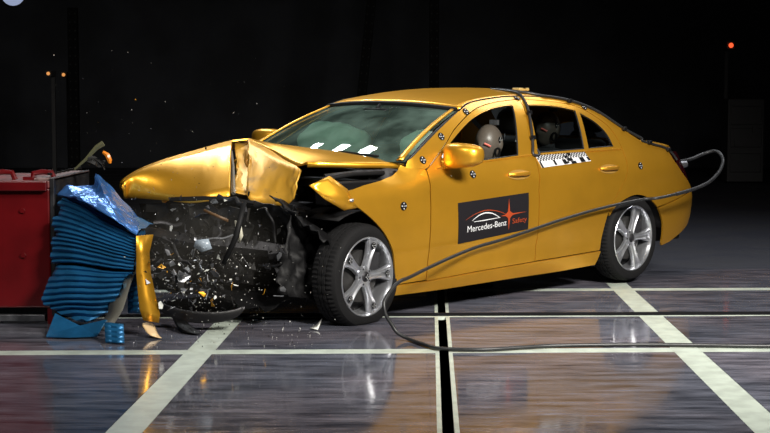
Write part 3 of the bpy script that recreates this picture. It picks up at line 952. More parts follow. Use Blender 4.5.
C_BL, C_BR, C_TL, C_TR = (1.80, .922), (2.400, .949), (1.775, 1.012), (2.364, 1.024)
def chk(u, v):
    b = (C_BL[0] + (C_BR[0] - C_BL[0]) * u, C_BL[1] + (C_BR[1] - C_BL[1]) * u)
    t = (C_TL[0] + (C_TR[0] - C_TL[0]) * u, C_TL[1] + (C_TR[1] - C_TL[1]) * u)
    return (b[0] + (t[0] - b[0]) * v, b[1] + (t[1] - b[1]) * v)
cs = panel('checker_strip', [chk(0, 0), chk(1, 0), chk(1, 1), chk(0, 1)], STICKW, car, -1, off=.004, lip=.003)
cs['label'] = 'black and white checkered measuring strip'
m = MB()
def cell(u0, u1, v0, v1):
    q = [chk(u0, v0), chk(u1, v0), chk(u1, v1), chk(u0, v1)]
    m.add([surf(x, z, -1, .0075) for x, z in q], [(0, 1, 2, 3)])
for i in range(36):
    for j in range(4):
        if (i + j) % 2: cell(i / 36, (i + 1) / 36, .50 + j * .125, .50 + (j + 1) * .125)
for u0, u1, v0, v1 in ((.0, .03, .0, .5), (.27, .31, .08, .48), (.45, .52, .05, .45), (.55, .66, .25, .5), (.60, .70, .0, .22), (.535, .60, .55, .75), (.62, .68, .7, .95), (.80, .89, .03, .47), (.955, 1.0, .10, .42), (.52, .56, .1, .25)): cell(u0, u1, v0, v1)
m.build('checker_print', STICKB, cs, smooth=False)

# ------------------------------------------------------------------ interior
m = MB()
m.box((.62, 0, .86), (.50, 1.46, .22)); m.box((.86, 0, .78), (.16, 1.40, .26)); m.box((.82, -.38, .98), (.16, .34, .09))
m.build('dashboard', SEATM, car, bevel=.04)
m = MB()
m.box((1.45, 0, .30), (1.7, 1.50, .12)); m.box((1.5, 0, .42), (1.2, .22, .3))
m.build('cabin_floor', SEATM, car, smooth=False)
def seat(x, y, wide=.50):
    s = empty('seat', (x, y, .36), parent=car)
    m = MB(); m.box((0, 0, .08), (.52, wide, .16)); m.build('seat_cushion', SEATM, s, bevel=.05)
    m = MB(); M = Matrix.Translation((.28, 0, .15)) @ Matrix.Rotation(math.radians(20), 4, 'Y'); m.box((0, 0, .30), (.14, wide, .62), M, .86); m.build('backrest', SEATM, s, bevel=.05)
    m = MB(); m.box((.565, 0, .86), (.10, .26, .17)); m.build('headrest', SEATM, s, bevel=.04)
    m = MB()
    for q in (-.06, .06): m.tube([(.50, q, .70), (.55, q, .82)], .006, 6)
    m.build('headrest_post', STEEL, s)
    return s
seat(1.52, -.40); seat(1.52, .40); seat(2.45, -.40, .55); seat(2.45, .40, .55)
m = MB(); m.box((2.98, 0, .98), (.40, 1.36, .04)); m.build('parcel_shelf', SEATM, car)
# steering wheel
sw = empty('steering_wheel', (1.12, -.38, .92), (0, math.radians(-25), 0), parent=car)
m = MB(); m.tube([(0, .185 * math.cos(2 * PI * k / 28), .185 * math.sin(2 * PI * k / 28)) for k in range(29)], .016, 8, caps=False); m.build('wheel_rim', BLACK, sw)
m = MB(); m.box((-.02, 0, 0), (.05, .16, .12)); m.box((-.01, 0, -.02), (.02, .34, .03)); m.build('wheel_hub', BLACK, sw, bevel=.01)
# deployed airbags
def cushion(name, c, r, rot, seed, parent):
    rnd = random.Random(seed); ph = [rnd.uniform(0, 6.28) for _ in range(6)]
    m = MB(); P = []
    for i in range(19):
        a = PI * i / 18
        row = []
        for j in range(33):
            b = 2 * PI * j / 32
            k = 1 + .05 * math.sin(3 * b + ph[0]) * math.sin(a) + .04 * math.sin(5 * b + 4 * a + ph[1]) + .03 * math.sin(7 * a + ph[2])
            row.append((r[0] * k * math.sin(a) * math.cos(b), r[1] * k * math.sin(a) * math.sin(b), r[2] * k * math.cos(a)))
        P.append(row)
    m.grid(P)
    return m.build(name, CLOTH, parent, angle=80, loc=c, rot=rot)
cushion('airbag', (.96, .34, 1.035), (.22, .32, .18), (.1, .5, .2), 4, car)['label'] = 'inflated white passenger airbag'
cushion('airbag', (1.10, -.42, 1.00), (.14, .22, .19), (0, -.4, 0), 9, car)['label'] = 'inflated white driver airbag'
# interior mirror, wipers
m = MB(); m.box((1.02, 0, 1.30), (.04, .22, .06)); m.tube([(1.02, 0, 1.32), (1.06, 0, 1.36)], .012, 6); m.build('interior_mirror', BLACK, car, bevel=.012)
for y0, y1, u1 in ((-.62, -.05, .07), (-.02, .50, .07)):
    m = MB(); m.tube([ws_pt(.05, y0 / .8, .02), ws_pt(u1 + .03, (y0 + y1) / 1.6, .024), ws_pt(u1, y1 / .8, .02)], .008, 6)
    m.build('wiper', TRIM, car)

# ------------------------------------------------------------------ crash-test dummies (sit in the car, things of their own)
def dummy(local, lean, label, head_yaw=0.0, suit=DSHIRT):
    M = CARM @ Matrix.Translation(local)
    root = empty('crash_test_dummy', M.translation, M.to_euler())
    tag(root, label, 'dummy', 'crash test dummies in the gold car')
    lx, ly = lean
    nk = Vector((.20 + lx, ly, .60))
    # body: one skinned surface
    V = {'pel': ((.08, 0, .12), .14), 'wai': ((.12 + lx * .3, ly * .3, .30), .13), 'che': ((.17 + lx * .7, ly * .6, .48), .155), 'nec': (tuple(nk), .062), 'hd': (tuple(nk + Vector((-.01, 0, .07))), .055)}
    for s, t in ((-1, 'l'), (1, 'r')):
        V['sh' + t] = ((.19 + lx, ly + s * .19, .53), .068); V['el' + t] = ((-.02 + lx, ly + s * .25, .33), .046); V['wr' + t] = ((-.26 + lx, ly + s * .16, .40), .034); V['ha' + t] = ((-.34 + lx, ly + s * .14, .43), .036)
        V['hi' + t] = ((.04, s * .10, .10), .09); V['kn' + t] = ((-.40, s * .13, .22), .062); V['an' + t] = ((-.62, s * .13, -.12), .045); V['to' + t] = ((-.76, s * .13, -.14), .036)
    keys = list(V); me = bpy.data.meshes.new('body')
    E_ = [('pel', 'wai'), ('wai', 'che'), ('che', 'nec'), ('nec', 'hd')]
    for t in 'lr': E_ += [('che', 'sh' + t), ('sh' + t, 'el' + t), ('el' + t, 'wr' + t), ('wr' + t, 'ha' + t), ('pel', 'hi' + t), ('hi' + t, 'kn' + t), ('kn' + t, 'an' + t), ('an' + t, 'to' + t)]
    me.from_pydata([V[k][0] for k in keys], [(keys.index(a), keys.index(b)) for a, b in E_], [])
    b = link('body', me, root, suit)
    sk = b.modifiers.new('skin', 'SKIN'); sb = b.modifiers.new('sub', 'SUBSURF'); sb.levels = 1; sb.render_levels = 2
    lay = me.skin_vertices[0] if me.skin_vertices else None
    if lay is None:
        bm = bmesh.new(); bm.from_mesh(me); bm.verts.layers.skin.verify(); bm.to_mesh(me); bm.free(); lay = me.skin_vertices[0]
    for i, k in enumerate(keys):
        lay.data[i].radius = (V[k][1], V[k][1]); lay.data[i].use_root = (k == 'pel')
    # fingers
    for s in (-1, 1):
        m = MB()
        h = Vector((-.34 + lx, ly + s * .14, .43))
        for q in range(4):
            o_ = Vector((0, (q - 1.5) * .018, 0)); Ln = (.062, .075, .07, .055)[q]
            m.tube([h + o_, h + o_ + Vector((-Ln * .6, 0, .012)), h + o_ + Vector((-Ln, 0, -.012))], [.009, .0085, .007], 7)
        m.tube([h + Vector((.02, -s * .02, 0)), h + Vector((-.01, -s * .05, .0)), h + Vector((-.035, -s * .055, -.01))], [.011, .010, .008], 7)
        m.build('fingers', SKIN, root)
    # head: skull, brow, nose, mouth, chin, ears
    hc = nk + Vector((-.02, 0, .15))
    hd = empty('head', tuple(hc), (0, 0, head_yaw), parent=root); hd.scale = (1.2, 1.2, 1.2)
    m = MB(); P = []
    for i in range(21):
        a = PI * i / 20
        row = []
        for j in range(29):
            bb = 2 * PI * j / 28
            x, y, z = math.sin(a) * math.cos(bb), math.sin(a) * math.sin(bb), math.cos(a)
            r = 1.0
            X, Y, Z = x * .102, y * .080, z * .115
            if x < 0:      # the face points to the front (-x)
                X *= .93
                X -= .020 * math.exp(-((y / .16) ** 2 + ((z + .12) / .13) ** 2))       # nose
                X -= .010 * math.exp(-((y / .5) ** 2 + ((z + .78) / .2) ** 2))          # chin
                X -= .006 * math.exp(-((y / .6) ** 2 + ((z - .22) / .1) ** 2))          # brow
                for e in (-.36, .36): X += .010 * math.exp(-(((y - e) / .16) ** 2 + ((z - .02) / .1) ** 2))
                X += .006 * math.exp(-((y / .3) ** 2 + ((z + .48) / .04) ** 2))         # mouth line
            if z < -.2: Y *= 1 - .25 * (-z - .2)
            row.append((X, Y, Z))
        P.append(row)
    m.grid(P)
    m.build('skull', SKIN, hd, angle=80)
    for s in (-1, 1):
        m = MB(); m.sphere((.012, s * .079, -.005), (.020, .010, .030), 10, 8); m.build('ear', SKIN, hd)
    q = link('marker', MARKS, hd); q.matrix_local = Matrix.Translation((.005, -.0815, .022)) @ Matrix.Rotation(math.radians(-12), 4, 'X')
    m = MB(); m.tube([(-.098, -.030, .004), (-.088, -.047, -.004), (-.074, -.060, -.014)], .006, 6); m.build('paint_stripe', mat('dummy_red_paint', (.75, .16, .12), .5), hd)
    m = MB(); m.lathe([(.020, 0), (.030, .0), (.030, .01), (.020, .01)], 18, Matrix.Translation((-.02, -.080, -.050)), closed=True); m.build('sensor_ring', BLACK, hd)
    m = MB(); m.box((.06, 0, .125), (.03, .05, .03)); m.build('head_bracket', STEEL, hd)
    return root
dummy((1.47, -.50, .335), (-.01, -.03), 'grey-headed crash test dummy behind the wheel, seen through the front door window', .15)
dummy((2.44, -.36, .42), (-.06, .02), 'crash test dummy on the rear seat behind the dark rear door window', .0, mat('dummy_suit_dark', (.05, .05, .055), .7))

# ------------------------------------------------------------------ wrecked front end (parts of the car)
def crumple(m, c, size, n=(6, 6), amp=.04, seed=0, rot=(0, 0, 0), ragged=.3):
    """a crumpled sheet"""
    rnd = random.Random(seed)
    R = Euler(rot).to_matrix()
    P = []
    for i in range(n[0] + 1):
        row = []
        for j in range(n[1] + 1):
            u, v = i / n[0] - .5, j / n[1] - .5
            eu = rnd.uniform(-ragged, ragged) / n[0] if i in (0, n[0]) else rnd.uniform(-.15, .15) / n[0]
            ev = rnd.uniform(-ragged, ragged) / n[1] if j in (0, n[1]) else rnd.uniform(-.15, .15) / n[1]
            p = R @ Vector(((u + eu) * size[0], (v + ev) * size[1], rnd.uniform(-amp, amp)))
            row.append((c[0] + p.x, c[1] + p.y, c[2] + p.z))
        P.append(row)
    m.grid(P)
m = MB(); m.box((.05, .05, .50), (.55, .62, .44)); m.box((-.05, .05, .74), (.40, .40, .06)); m.box((-.25, .1, .42), (.14, .30, .25))
for k in range(4): m.box((-.10 + .11 * k, .05, .785), (.06, .34, .04))
m.build('engine_block', DARKSTEEL, car, smooth=False, bevel=.015)
m = MB(); crumple(m, (-.46, .18, .46), (.50, .90), (8, 12), .035, 11, (0, math.radians(80), math.radians(12)))
m.build('radiator', DIRTY, car, smooth=False, solid=.02)
m = MB(); m.tube([(-.60, .62, .50), (-.60, .35, .50), (-.50, .05, .47), (-.36, -.25, .46), (-.22, -.52, .44)], [.05, .052, .045, .055, .04], 5)
m.build('bumper_beam', DARKSTEEL, car, angle=20)
m = MB(); m.tube([(-.56, .32, .735), (-.50, .05, .752), (-.44, -.12, .760), (-.36, -.28, .745)], [.022, .026, .024, .014], 5); m.build('lock_panel', BLACK, car, angle=20)
m = MB(); crumple(m, (-.20, -.62, .43), (.56, .38), (16, 14), .030, 21, (math.radians(62), math.radians(-70), math.radians(20)))
m.build('torn_wheel_liner', BLACK, car, angle=75, solid=.008)
m = MB(); crumple(m, (-.17, -.60, .62), (.34, .50), (10, 14), .022, 22, (math.radians(30), math.radians(20), .3))
m.build('torn_wheel_liner', BLACK, car, angle=75, solid=.008)
m = MB(); crumple(m, (-.20, -.25, .58), (.40, .70), (12, 16), .025, 23, (.2, math.radians(55), .2))
m.build('crushed_shroud', DIRTY, car, angle=75, solid=.008)
m = MB(); crumple(m, (-.30, .0, .17), (.55, 1.10), (6, 12), .022, 24, (.05, math.radians(-8), .1))
m.build('undertray', BLACK, car, smooth=False, solid=.008)
for sd, c0 in ((-1, (.1, -.50, .42)), (1, (.1, .50, .42))):
    m = MB(); m.tube([(.5, sd * .50, .40), (.1, sd * .52, .44), (-.12, sd * .44, .40), (-.25, sd * .52, .46), (-.36, sd * .42 if sd < 0 else .5, .44)], .045, 4); m.build('chassis_rail', DARKSTEEL, car, angle=20)
hose_r = random.Random(5)
for k in range(16):
    p = Vector((hose_r.uniform(-.55, -.1), hose_r.uniform(-.6, .5), hose_r.uniform(.3, .72)))
    path = [p]
    d = Vector((hose_r.uniform(-1, 1), hose_r.uniform(-1, 1), hose_r.uniform(-1, .6)))
    for q in range(5):
        d = (d + Vector((hose_r.uniform(-.8, .8), hose_r.uniform(-.8, .8), hose_r.uniform(-.8, .8)))).normalized()
        path.append(path[-1] + d * .07)
    m = MB(); m.tube(crom([tuple(p) for p in path], 4), hose_r.choice([.006, .009, .014, .018]), 7)
    m.build('hose', hose_r.choice([BLACK, BLACK, DARKSTEEL, STEEL]), car)
sh_r = random.Random(31)
def shard(m, c, s, rnd, M=None):
    """a small irregular bent plate with thickness"""
    n = rnd.choice([3, 4, 5]); e = Euler((rnd.uniform(0, 6), rnd.uniform(0, 6), rnd.uniform(0, 6))).to_matrix()
    asp = rnd.uniform(.25, 1)
    pts = []
    for k in range(n):
        a = 2 * PI * k / n + rnd.uniform(-.4, .4); r = s * rnd.uniform(.5, 1)
        pts.append(Vector((r * math.cos(a), r * asp * math.sin(a), rnd.uniform(-.15, .15) * s)))
    th = max(.0015, s * .08)
    vs = [tuple(Vector(c) + e @ p) for p in pts] + [tuple(Vector(c) + e @ (p + Vector((0, 0, th)))) for p in pts]
    fs = [tuple(range(n - 1, -1, -1)), tuple(range(n, 2 * n))] + [(i, (i + 1) % n, (i + 1) % n + n, i + n) for i in range(n)]
    m.add(vs, fs)
FRAG = {k: MB() for k in ('black', 'grey', 'silver')}
for k in range(620):
    x, y, z = sh_r.gauss(-.48, .16), sh_r.uniform(-.62, .62), sh_r.gauss(.42, .17)
    if z < .12 or z > .74 or x > -.05 + .3 * (z < .3) or x < -.8: continue
    if x < -.2 - .5 * (y + .6) / 1.2 - .12: continue
    kind = 'black' if sh_r.random() < .66 else ('grey' if sh_r.random() < .7 else 'silver')
    shard(FRAG[kind], (x, y, z), sh_r.choice([.012, .018, .025, .035, .055]) * (.6 if kind == 'silver' else 1), sh_r)
for k, mt in (('black', DIRTY), ('grey', DARKSTEEL), ('silver', CHROME)):
    o = FRAG[k].build('crushed_fragments', mt, car, smooth=False); o['kind'] = 'stuff'

# ------------------------------------------------------------------ cables
CABLE = mat('cable_black', (.02, .021, .022), .38, .2)
BRAID = mat('cable_grey_sheath', (.04, .042, .045), .45, .3, noise=.6, nscale=60)
cab = crom([(2.40, 11.86, .900), (2.492, 12.0, .910), (2.595, 12.1, .925), (2.712, 12.2, .962), (2.794, 12.2, .987), (2.828, 12.15, .981), (2.847, 12.1, .95), (2.836, 12.0, .918), (2.808, 11.9, .883), (2.734, 11.7, .831), (2.59, 11.4, .768), (2.443, 11.2, .729), (2.276, 11.0, .702), (2.071, 10.85, .672), (1.951, 10.86, .660), (1.588, 10.536, .615), (1.252, 10.196, .556), (1.028, 9.971, .506), (.806, 9.748, .459), (.618, 9.56, .426), (.43, 9.26, .388), (.26, 8.92, .352), (.150, 8.62, .335), (.086, 8.45, .329), (.035, 8.38, .287), (.0, 8.33, .235), (-.006, 8.31, .202), (.006, 8.3, .15), (.041, 8.3, .091), (.075, 8.29, .045), (.146, 8.252, .0135), (.228, 8.073, .0135), (.314, 7.937, .0135), (.536, 7.904, .0135), (.76, 7.971, .0135), (.976, 8.038, .0135), (1.414, 8.073, .0135), (1.792, 8.055, .0135), (2.181, 8.021, .0135), (3.2, 8.0, .0135), (4.4, 8.05, .0135)], 5)
ct = empty('umbilical_cable', (2.40, 11.86, 0)); tag(ct, 'thick black cable looping from the boot past the doors onto the floor', 'cable')
def off(path, o): return [(p[0] - o[0], p[1] - o[1], p[2] - o[2]) for p in path]
m = MB(); m.tube(off(cab, ct.location), .0112, 10); m.build('cable_jacket', CABLE, ct, angle=80)
m = MB(); m.tube(off(cab[0:62], ct.location), .0142, 10); m.build('grey_sleeve', BRAID, ct, angle=80)
m = MB(); m.tube(off([(2.33, 11.75, .86), (2.46, 11.86, .885), (2.50, 11.88, .889)], ct.location), [.03, .032, .028], 10); m.build('connector_plug', STEEL, ct)

def world_path(L): return [tuple(CARM @ Vector(p)) for p in L]
loc0 = CARM @ Vector((1.95, -.45, 1.455))
p1 = [(1.99, -.25, 1.472), (1.975, -.40, 1.462), (1.955, -.50, 1.455), (1.945, -.555, 1.44)] + [surf(1.94 - .19 * k / 7, 1.425 - (1.425 - 1.018) * k / 7, -1, .012) for k in range(8)] + [surf(1.80, 1.008, -1, .01), surf(1.83, 1.022, -1, .004), surf(1.83, 1.06, -1, -.02)]
sct = empty('sensor_cable', loc0); tag(sct, 'thin black sensor cable taped from the roof down the door pillar', 'cable')
m = MB(); m.tube(off(world_path(crom(p1, 4)), loc0), .011, 8); m.build('cable_jacket', CABLE, sct, angle=80)
for k in (2, 5):
    q = Vector(surf(1.94 - .19 * k / 7, 1.425 - .407 * k / 7, -1, .020)); m = MB(); m.box((0, 0, 0), (.05, .012, .03), Matrix.Translation(Vector(off([tuple(CARM @ q)], loc0)[0])) @ CARM.to_3x3().to_4x4()); m.build('tape_strip', BLACK, sct)
loc1 = CARM @ Vector((3.2, -.8, 1.07))
p2 = [(1.99, -.30, 1.474), (2.08, -.50, 1.452)] + [(x, -(W(x, z) + .004), z + .010) for x, z in RAIL if x > 2.15 and x < 3.19] + [surf(3.20, 1.078, -1, .004), surf(3.38, 1.045, -1, .008), surf(3.55, 1.018, -1, .008), surf(3.64, .975, -1, .012), surf(3.67, .915, -1, .014)]
s2 = empty('sensor_cable', loc1); tag(s2, 'thin black sensor cable running down the rear pillar to the boot', 'cable')
m = MB(); m.tube(off(world_path(crom(p2, 3)), loc1), .010, 8); m.build('cable_jacket', CABLE, s2, angle=80)
for x, z in ((2.45, 1.39), (2.97, 1.175), (3.30, 1.065), (3.60, 1.0)):
    q = Vector(surf(x, z, -1, .014)); m = MB(); m.box((0, 0, 0), (.045, .03, .03), Matrix.Translation(Vector(off([tuple(CARM @ q)], loc1)[0])) @ CARM.to_3x3().to_4x4()); m.build('cable_clip', BLACK, s2, bevel=.006)
# small box taped on the roof
rb = empty('roof_sensor', CARM @ Vector((2.18, -.38, 1.463)), car.rotation_euler); tag(rb, 'small tan sensor box taped on the roof above the rear door', 'sensor')
m = MB(); m.box((0, 0, .010), (.12, .07, .022)); m.build('sensor_body', mat('sensor_tan', (.42, .30, .10), .5), rb, bevel=.005)
m = MB(); m.box((0, 0, .0225), (.03, .10, .003)); m.build('tape_strip', STICKB, rb)

# ------------------------------------------------------------------ red barrier
bar = empty('crash_barrier', (-2.09, 8.893, 0)); tag(bar, 'dark red steel barrier block standing at the left edge', 'barrier')
def bb(name, x0, x1, y0, y1, z0, z1, mt, bevel=.006):
    m = MB(); m.box(((x0 + x1) / 2, (y0 + y1) / 2, (z0 + z1) / 2), (x1 - x0, y1 - y0, z1 - z0)); return m.build(name, mt, bar, smooth=False, bevel=bevel)
bb('body', -2.6, 0, 0, 1.06, .108, .86, RED, .012)
bb('front_flange', -2.6, -.01, -.045, .0, .845, .905, RED)
bb('top_plate', -2.6, 0, 0, 1.06, .86, .905, REDTOP)
bb('end_plate', 0, .03, .0, 1.06, .06, .925, DARKSTEEL)
bb('top_angle', -.10, .03, .02, 1.06, .905, .922, mat('worn_pink_steel', (.33, .22, .21), .45, .3, noise=.5, nscale=20), .002)
for k in range(8):
    m = MB(); m.lathe([(.0005, 0), (.016, 0), (.016, .014), (.0005, .014)], 6, Matrix.Translation((-.02, .10 + .125 * k, .936)) @ Matrix.Rotation(PI / 2, 4, 'X')); m.build('bolt', BLACK, bar)
for x, y in ((0, .02), (0, .95), (-1.6, .02), (-1.6, .95)):
    bb('foot', x - .03, x + .028, y - .01, y + .09, 0, .108, RED, .004)
for x, z in ((-.17, .72), (-.17, .44), (-1.0, .72), (-1.0, .44)):
    m = MB(); m.lathe([(.0005, -.014), (.016, -.014), (.018, 0)], 6, Matrix.Translation((x, 0, z))); m.build('bolt', RED, bar)
for x in (-.13, -.38):
    m = MB(); m.tube([(x, .12, .905), (x, .12, .945), (x + .05, .15, .955), (x + .11, .15, .950), (x + .13, .15, .905)], .018, 8); m.box((x - .02, .12, .915), (.07, .08, .02)); m.build('lifting_lug', RED, bar)
bb('base_rail', -2.6, -.05, .03, .10, .02, .06, STEEL, .003)

# ------------------------------------------------------------------ blue deformable honeycomb
hon = empty('honeycomb_block', (-1.75, 8.8, 0)); tag(hon, 'crushed blue aluminium honeycomb block on the end of the red barrier', 'barrier face')
HL = hon.location
def hrel(L): return [tuple(Vector(p) - HL) for p in L]
UPL = [(-2.015, 8.86, .804), (-2.03, 8.8, .718), (-2.039, 8.76, .611), (-2.042, 8.74, .521), (-2.036, 8.73, .404)]
UPR = [(-1.474, 8.45, .616), (-1.473, 8.42, .562), (-1.476, 8.4, .511), (-1.482, 8.4, .457), (-1.489, 8.4, .398)]
LOL = [(-2.036, 8.72, .392), (-2.051, 8.66, .326), (-2.063, 8.62, .253), (-2.064, 8.61, .18), (-1.995, 8.6, .127), (-1.828, 8.55, .064)]
LOR = [(-1.492, 8.41, .385), (-1.539, 8.4, .352), (-1.565, 8.42, .294), (-1.595, 8.45, .224), (-1.632, 8.5, .151), (-1.785, 8.52, .070)]
def fluted(name, Lp, Rp, nfl, bow, seed, depth):
    rnd = random.Random(seed)
    Lc, Rc = crom(Lp, 18), crom(Rp, 18)
    n = len(Lc); nu = 14
    P = []
    ph = [rnd.uniform(-.4, .4) for _ in range(nu + 1)]
    jag = [rnd.uniform(-.018, .018) for _ in range(nfl + 1)]
    for i in range(n):
        t = i / (n - 1)
        fl = t * nfl
        row = []
        for j in range(nu + 1):
            u = j / nu
            a = Vector(Lc[i]).lerp(Vector(Rc[i]), u)
            tri = abs((fl % 1) - .5) * 2           # sharp folds
            d = .026 * tri * (1 - .35 * u) + .006 * math.sin(9 * u + 3 * t + seed)
            a.y += d - .05 * math.sin(PI * u) * bow
            a.z += bow * .025 * math.sin(PI * u) + .006 * math.sin(7 * u + ph[j])
            if j == 0: a.x += jag[int(fl) % len(jag)]
            row.append(tuple(a - HL))
        P.append(row)
    m = MB(); m.grid(P)
    # right-hand end, top and bottom of the crushed block
    m.grid([[tuple(Vector(p[-1]) + Vector((-.015 * k + .012 * math.sin(5 * k + idx * .4), depth * k / 4, .01 * math.sin(idx)))) for idx, p in enumerate(P)] for k in range(5)])
    m.grid([[tuple(Vector(p) + Vector((0, depth * k / 4, .012 * (k % 2)))) for p in P[0]] for k in range(5)])
    m.grid([[tuple(Vector(p) + Vector((0, depth * k / 4, 0))) for p in P[-1]] for k in range(5)])
    return m.build(name, BLUE, hon, angle=12)
fluted('honeycomb_core', UPL, UPR, 13, .6, 1, .62)
fluted('honeycomb_core', LOL, LOR, 10, .4, 2, .62)
FO = hrel([(-2.05, 8.95, .814), (-2.001, 9.0, .861), (-1.91, 9.0, .855), (-1.802, 8.9, .829), (-1.84, 9.1, .941), (-1.735, 8.8, .835), (-1.58, 8.6, .702), (-1.482, 8.5, .638), (-1.466, 8.42, .61), (-1.58, 8.44, .685), (-1.718, 8.5, .765), (-1.87, 8.65, .812), (-1.80, 9.3, .86), (-1.56, 9.1, .64)])
m = MB(); m.add(FO, [(0, 1, 11), (1, 2, 11), (2, 3, 10, 11), (3, 4, 5), (3, 5, 9, 10), (5, 6, 9), (6, 7, 8, 9), (1, 2, 12), (2, 3, 4, 12), (5, 6, 13, 12), (6, 7, 13), (4, 5, 12)])
fo = m.build('torn_cladding', BLUEFOIL, hon, smooth=False, solid=.006)
s_ = fo.modifiers.new('sub', 'SUBSURF'); s_.subdivision_type = 'SIMPLE'; s_.levels = 4; s_.render_levels = 4
tex = bpy.data.textures.new('crinkle', 'CLOUDS'); tex.noise_scale = .16; tex.noise_depth = 2
dm = fo.modifiers.new('crinkle', 'DISPLACE'); dm.texture = tex; dm.strength = .05; dm.mid_level = .5
# back sheet peeling off the lower end
m = MB(); L1 = crom([(-1.478, 8.44, .40), (-1.515, 8.43, .30), (-1.56, 8.42, .16), (-1.64, 8.40, .035)], 6); L2 = [(p[0] - .085 + .01 * math.sin(k), p[1] + .06, p[2] + .012) for k, p in enumerate(L1)]
m.grid([hrel(L1), hrel([lerp3(a, b, .5) for a, b in zip(L1, L2)]), hrel(L2)]); m.build('back_sheet', mat('bare_aluminium', (.34, .33, .28), .4, .8), hon, solid=.004)
def flap(Q, nfl):
    m = MB(); P = []
    n = nfl * 4
    for i in range(n + 1):
        t = i / n
        a, b = Vector(Q[0]).lerp(Vector(Q[3]), t), Vector(Q[1]).lerp(Vector(Q[2]), t)
        d = .010 * abs(((t * nfl) % 1) - .5) * 2
        P.append([tuple(a.lerp(b, k / 3) + Vector((0, d + .01 * math.sin(k * 2), 0)) - HL) for k in range(4)])
    m.grid(P); return m.build('torn_core_strip', BLUE, hon, angle=25, solid=.012)
flap([(-1.537, 8.5, .362), (-1.445, 8.45, .38), (-1.454, 8.45, .14), (-1.54, 8.5, .133)], 7)
flap([(-1.640, 8.28, .105), (-1.522, 8.25, .100), (-1.500, 8.15, .008), (-1.612, 8.16, .008)], 4)
m = MB(); m.add(hrel([(-2.00, 8.60, .115), (-2.00, 8.36, .012), (-1.83, 8.50, .055), (-1.66, 8.45, .100), (-1.70, 8.36, .014), (-1.86, 8.33, .014)]), [(0, 1, 2), (2, 1, 5), (2, 5, 4), (2, 4, 3)])
m.build('lower_cladding', BLUE, hon, smooth=False, solid=.006)  # shade on this cladding is put in by the darker core blue

# ------------------------------------------------------------------ torn car pieces around the impact
def plate_thing(name, label, cat, pts, faces, mt, th, group=None, sub=1, crink=.0, extra=None):
    c = Vector((sum(p[0] for p in pts) / len(pts), sum(p[1] for p in pts) / len(pts), min(p[2] for p in pts)))
    m = MB(); m.add([tuple(Vector(p) - c) for p in pts], faces)
    o = m.build(name, mt, None, angle=60, solid=th)
    if sub:
        s = o.modifiers.new('sub', 'SUBSURF'); s.levels = sub; s.render_levels = sub
    if crink:
        d = o.modifiers.new('crinkle', 'DISPLACE'); d.texture = tex; d.strength = crink; d.mid_level = .5
    o.location = c
    tag(o, label, cat, group)
    return o
plate_thing('bumper_skin', 'torn gold strip of bumper skin hanging upright beside the blue honeycomb', 'car debris',
    [(-1.468, 8.395, .607), (-1.375, 8.45, .610), (-1.465, 8.385, .50), (-1.400, 8.45, .50), (-1.468, 8.385, .385), (-1.392, 8.44, .385), (-1.458, 8.385, .25), (-1.366, 8.44, .255), (-1.450, 8.385, .17), (-1.338, 8.43, .137), (-1.430, 8.39, .105), (-1.345, 8.43, .085)],
    [(0, 1, 3, 2), (2, 3, 5, 4), (4, 5, 7, 6), (6, 7, 9, 8), (8, 9, 11, 10)], PAINT, .006, sub=0)
plate_thing('bumper_scrap', 'curled pale gold scrap of bumper lying on the floor by the barrier', 'car debris',
    [(-1.469, 8.42, .092), (-1.383, 8.52, .080), (-1.425, 8.40, .05), (-1.36, 8.44, .040), (-1.402, 8.36, .014), (-1.325, 8.36, .006), (-1.29, 8.33, .005)],
    [(0, 1, 3, 2), (2, 3, 5, 4), (4, 5, 6)], mat('scuffed_gold', (.78, .55, .28), .4, .3), .006)
plate_thing('plastic_chunk', 'torn black plastic piece standing on the floor beneath the crushed nose', 'car debris',
    [(-1.336, 8.80, .125), (-1.242, 8.80, .120), (-1.30, 8.66, .055), (-1.222, 8.70, .060), (-1.23, 8.52, .0135), (-1.165, 8.58, .030), (-1.12, 8.45, .012), (-1.06, 8.46, .010)],
    [(0, 1, 3, 2), (2, 3, 5, 4), (4, 5, 7, 6)], BLACK, .012, crink=.02)
plate_thing('spoiler_lip', 'long curved black spoiler lip hanging low under the crushed nose', 'car debris',
    [(-1.45, 8.78, .20), (-1.44, 8.74, .155), (-1.35, 8.72, .15), (-1.345, 8.70, .075), (-1.17, 8.66, .115), (-1.165, 8.64, .035), (-.93, 8.64, .125), (-.92, 8.62, .055), (-.85, 8.66, .17), (-.845, 8.64, .14)],
    [(0, 1, 3, 2), (2, 3, 5, 4), (4, 5, 7, 6), (6, 7, 9, 8)], mat('gloss_black', (.008, .008, .009), .3), .012, sub=2)
plate_thing('white_shard', 'small white plastic shard lying ahead of the front tyre', 'car debris',
    [(-.46, 8.70, .01), (-.41, 8.66, .008), (-.39, 8.80, .055), (-.425, 8.76, .02)], [(0, 1, 3), (1, 2, 3)], mat('white_plastic', (.75, .77, .72), .5), .004, sub=0)
plate_thing('lamp_fragment', 'pale blue-grey headlamp fragment flying left of the engine bay', 'car debris',
    [(-1.14, 8.58, .565), (-1.06, 8.55, .575), (-1.04, 8.56, .515), (-1.10, 8.55, .495), (-1.15, 8.57, .525)], [(0, 1, 2, 3, 4)], mat('lamp_plastic', (.30, .36, .42), .25), .012, sub=0)
plate_thing('headlamp_scrap', 'torn cream headlamp scrap flying under the hood flap', 'car debris',
    [(-.895, 8.50, .69), (-.86, 8.48, .685), (-.845, 8.48, .60), (-.865, 8.48, .555), (-.885, 8.49, .61)], [(0, 1, 2, 3, 4)], mat('cream_plastic', (.55, .53, .42), .4), .010, sub=0)
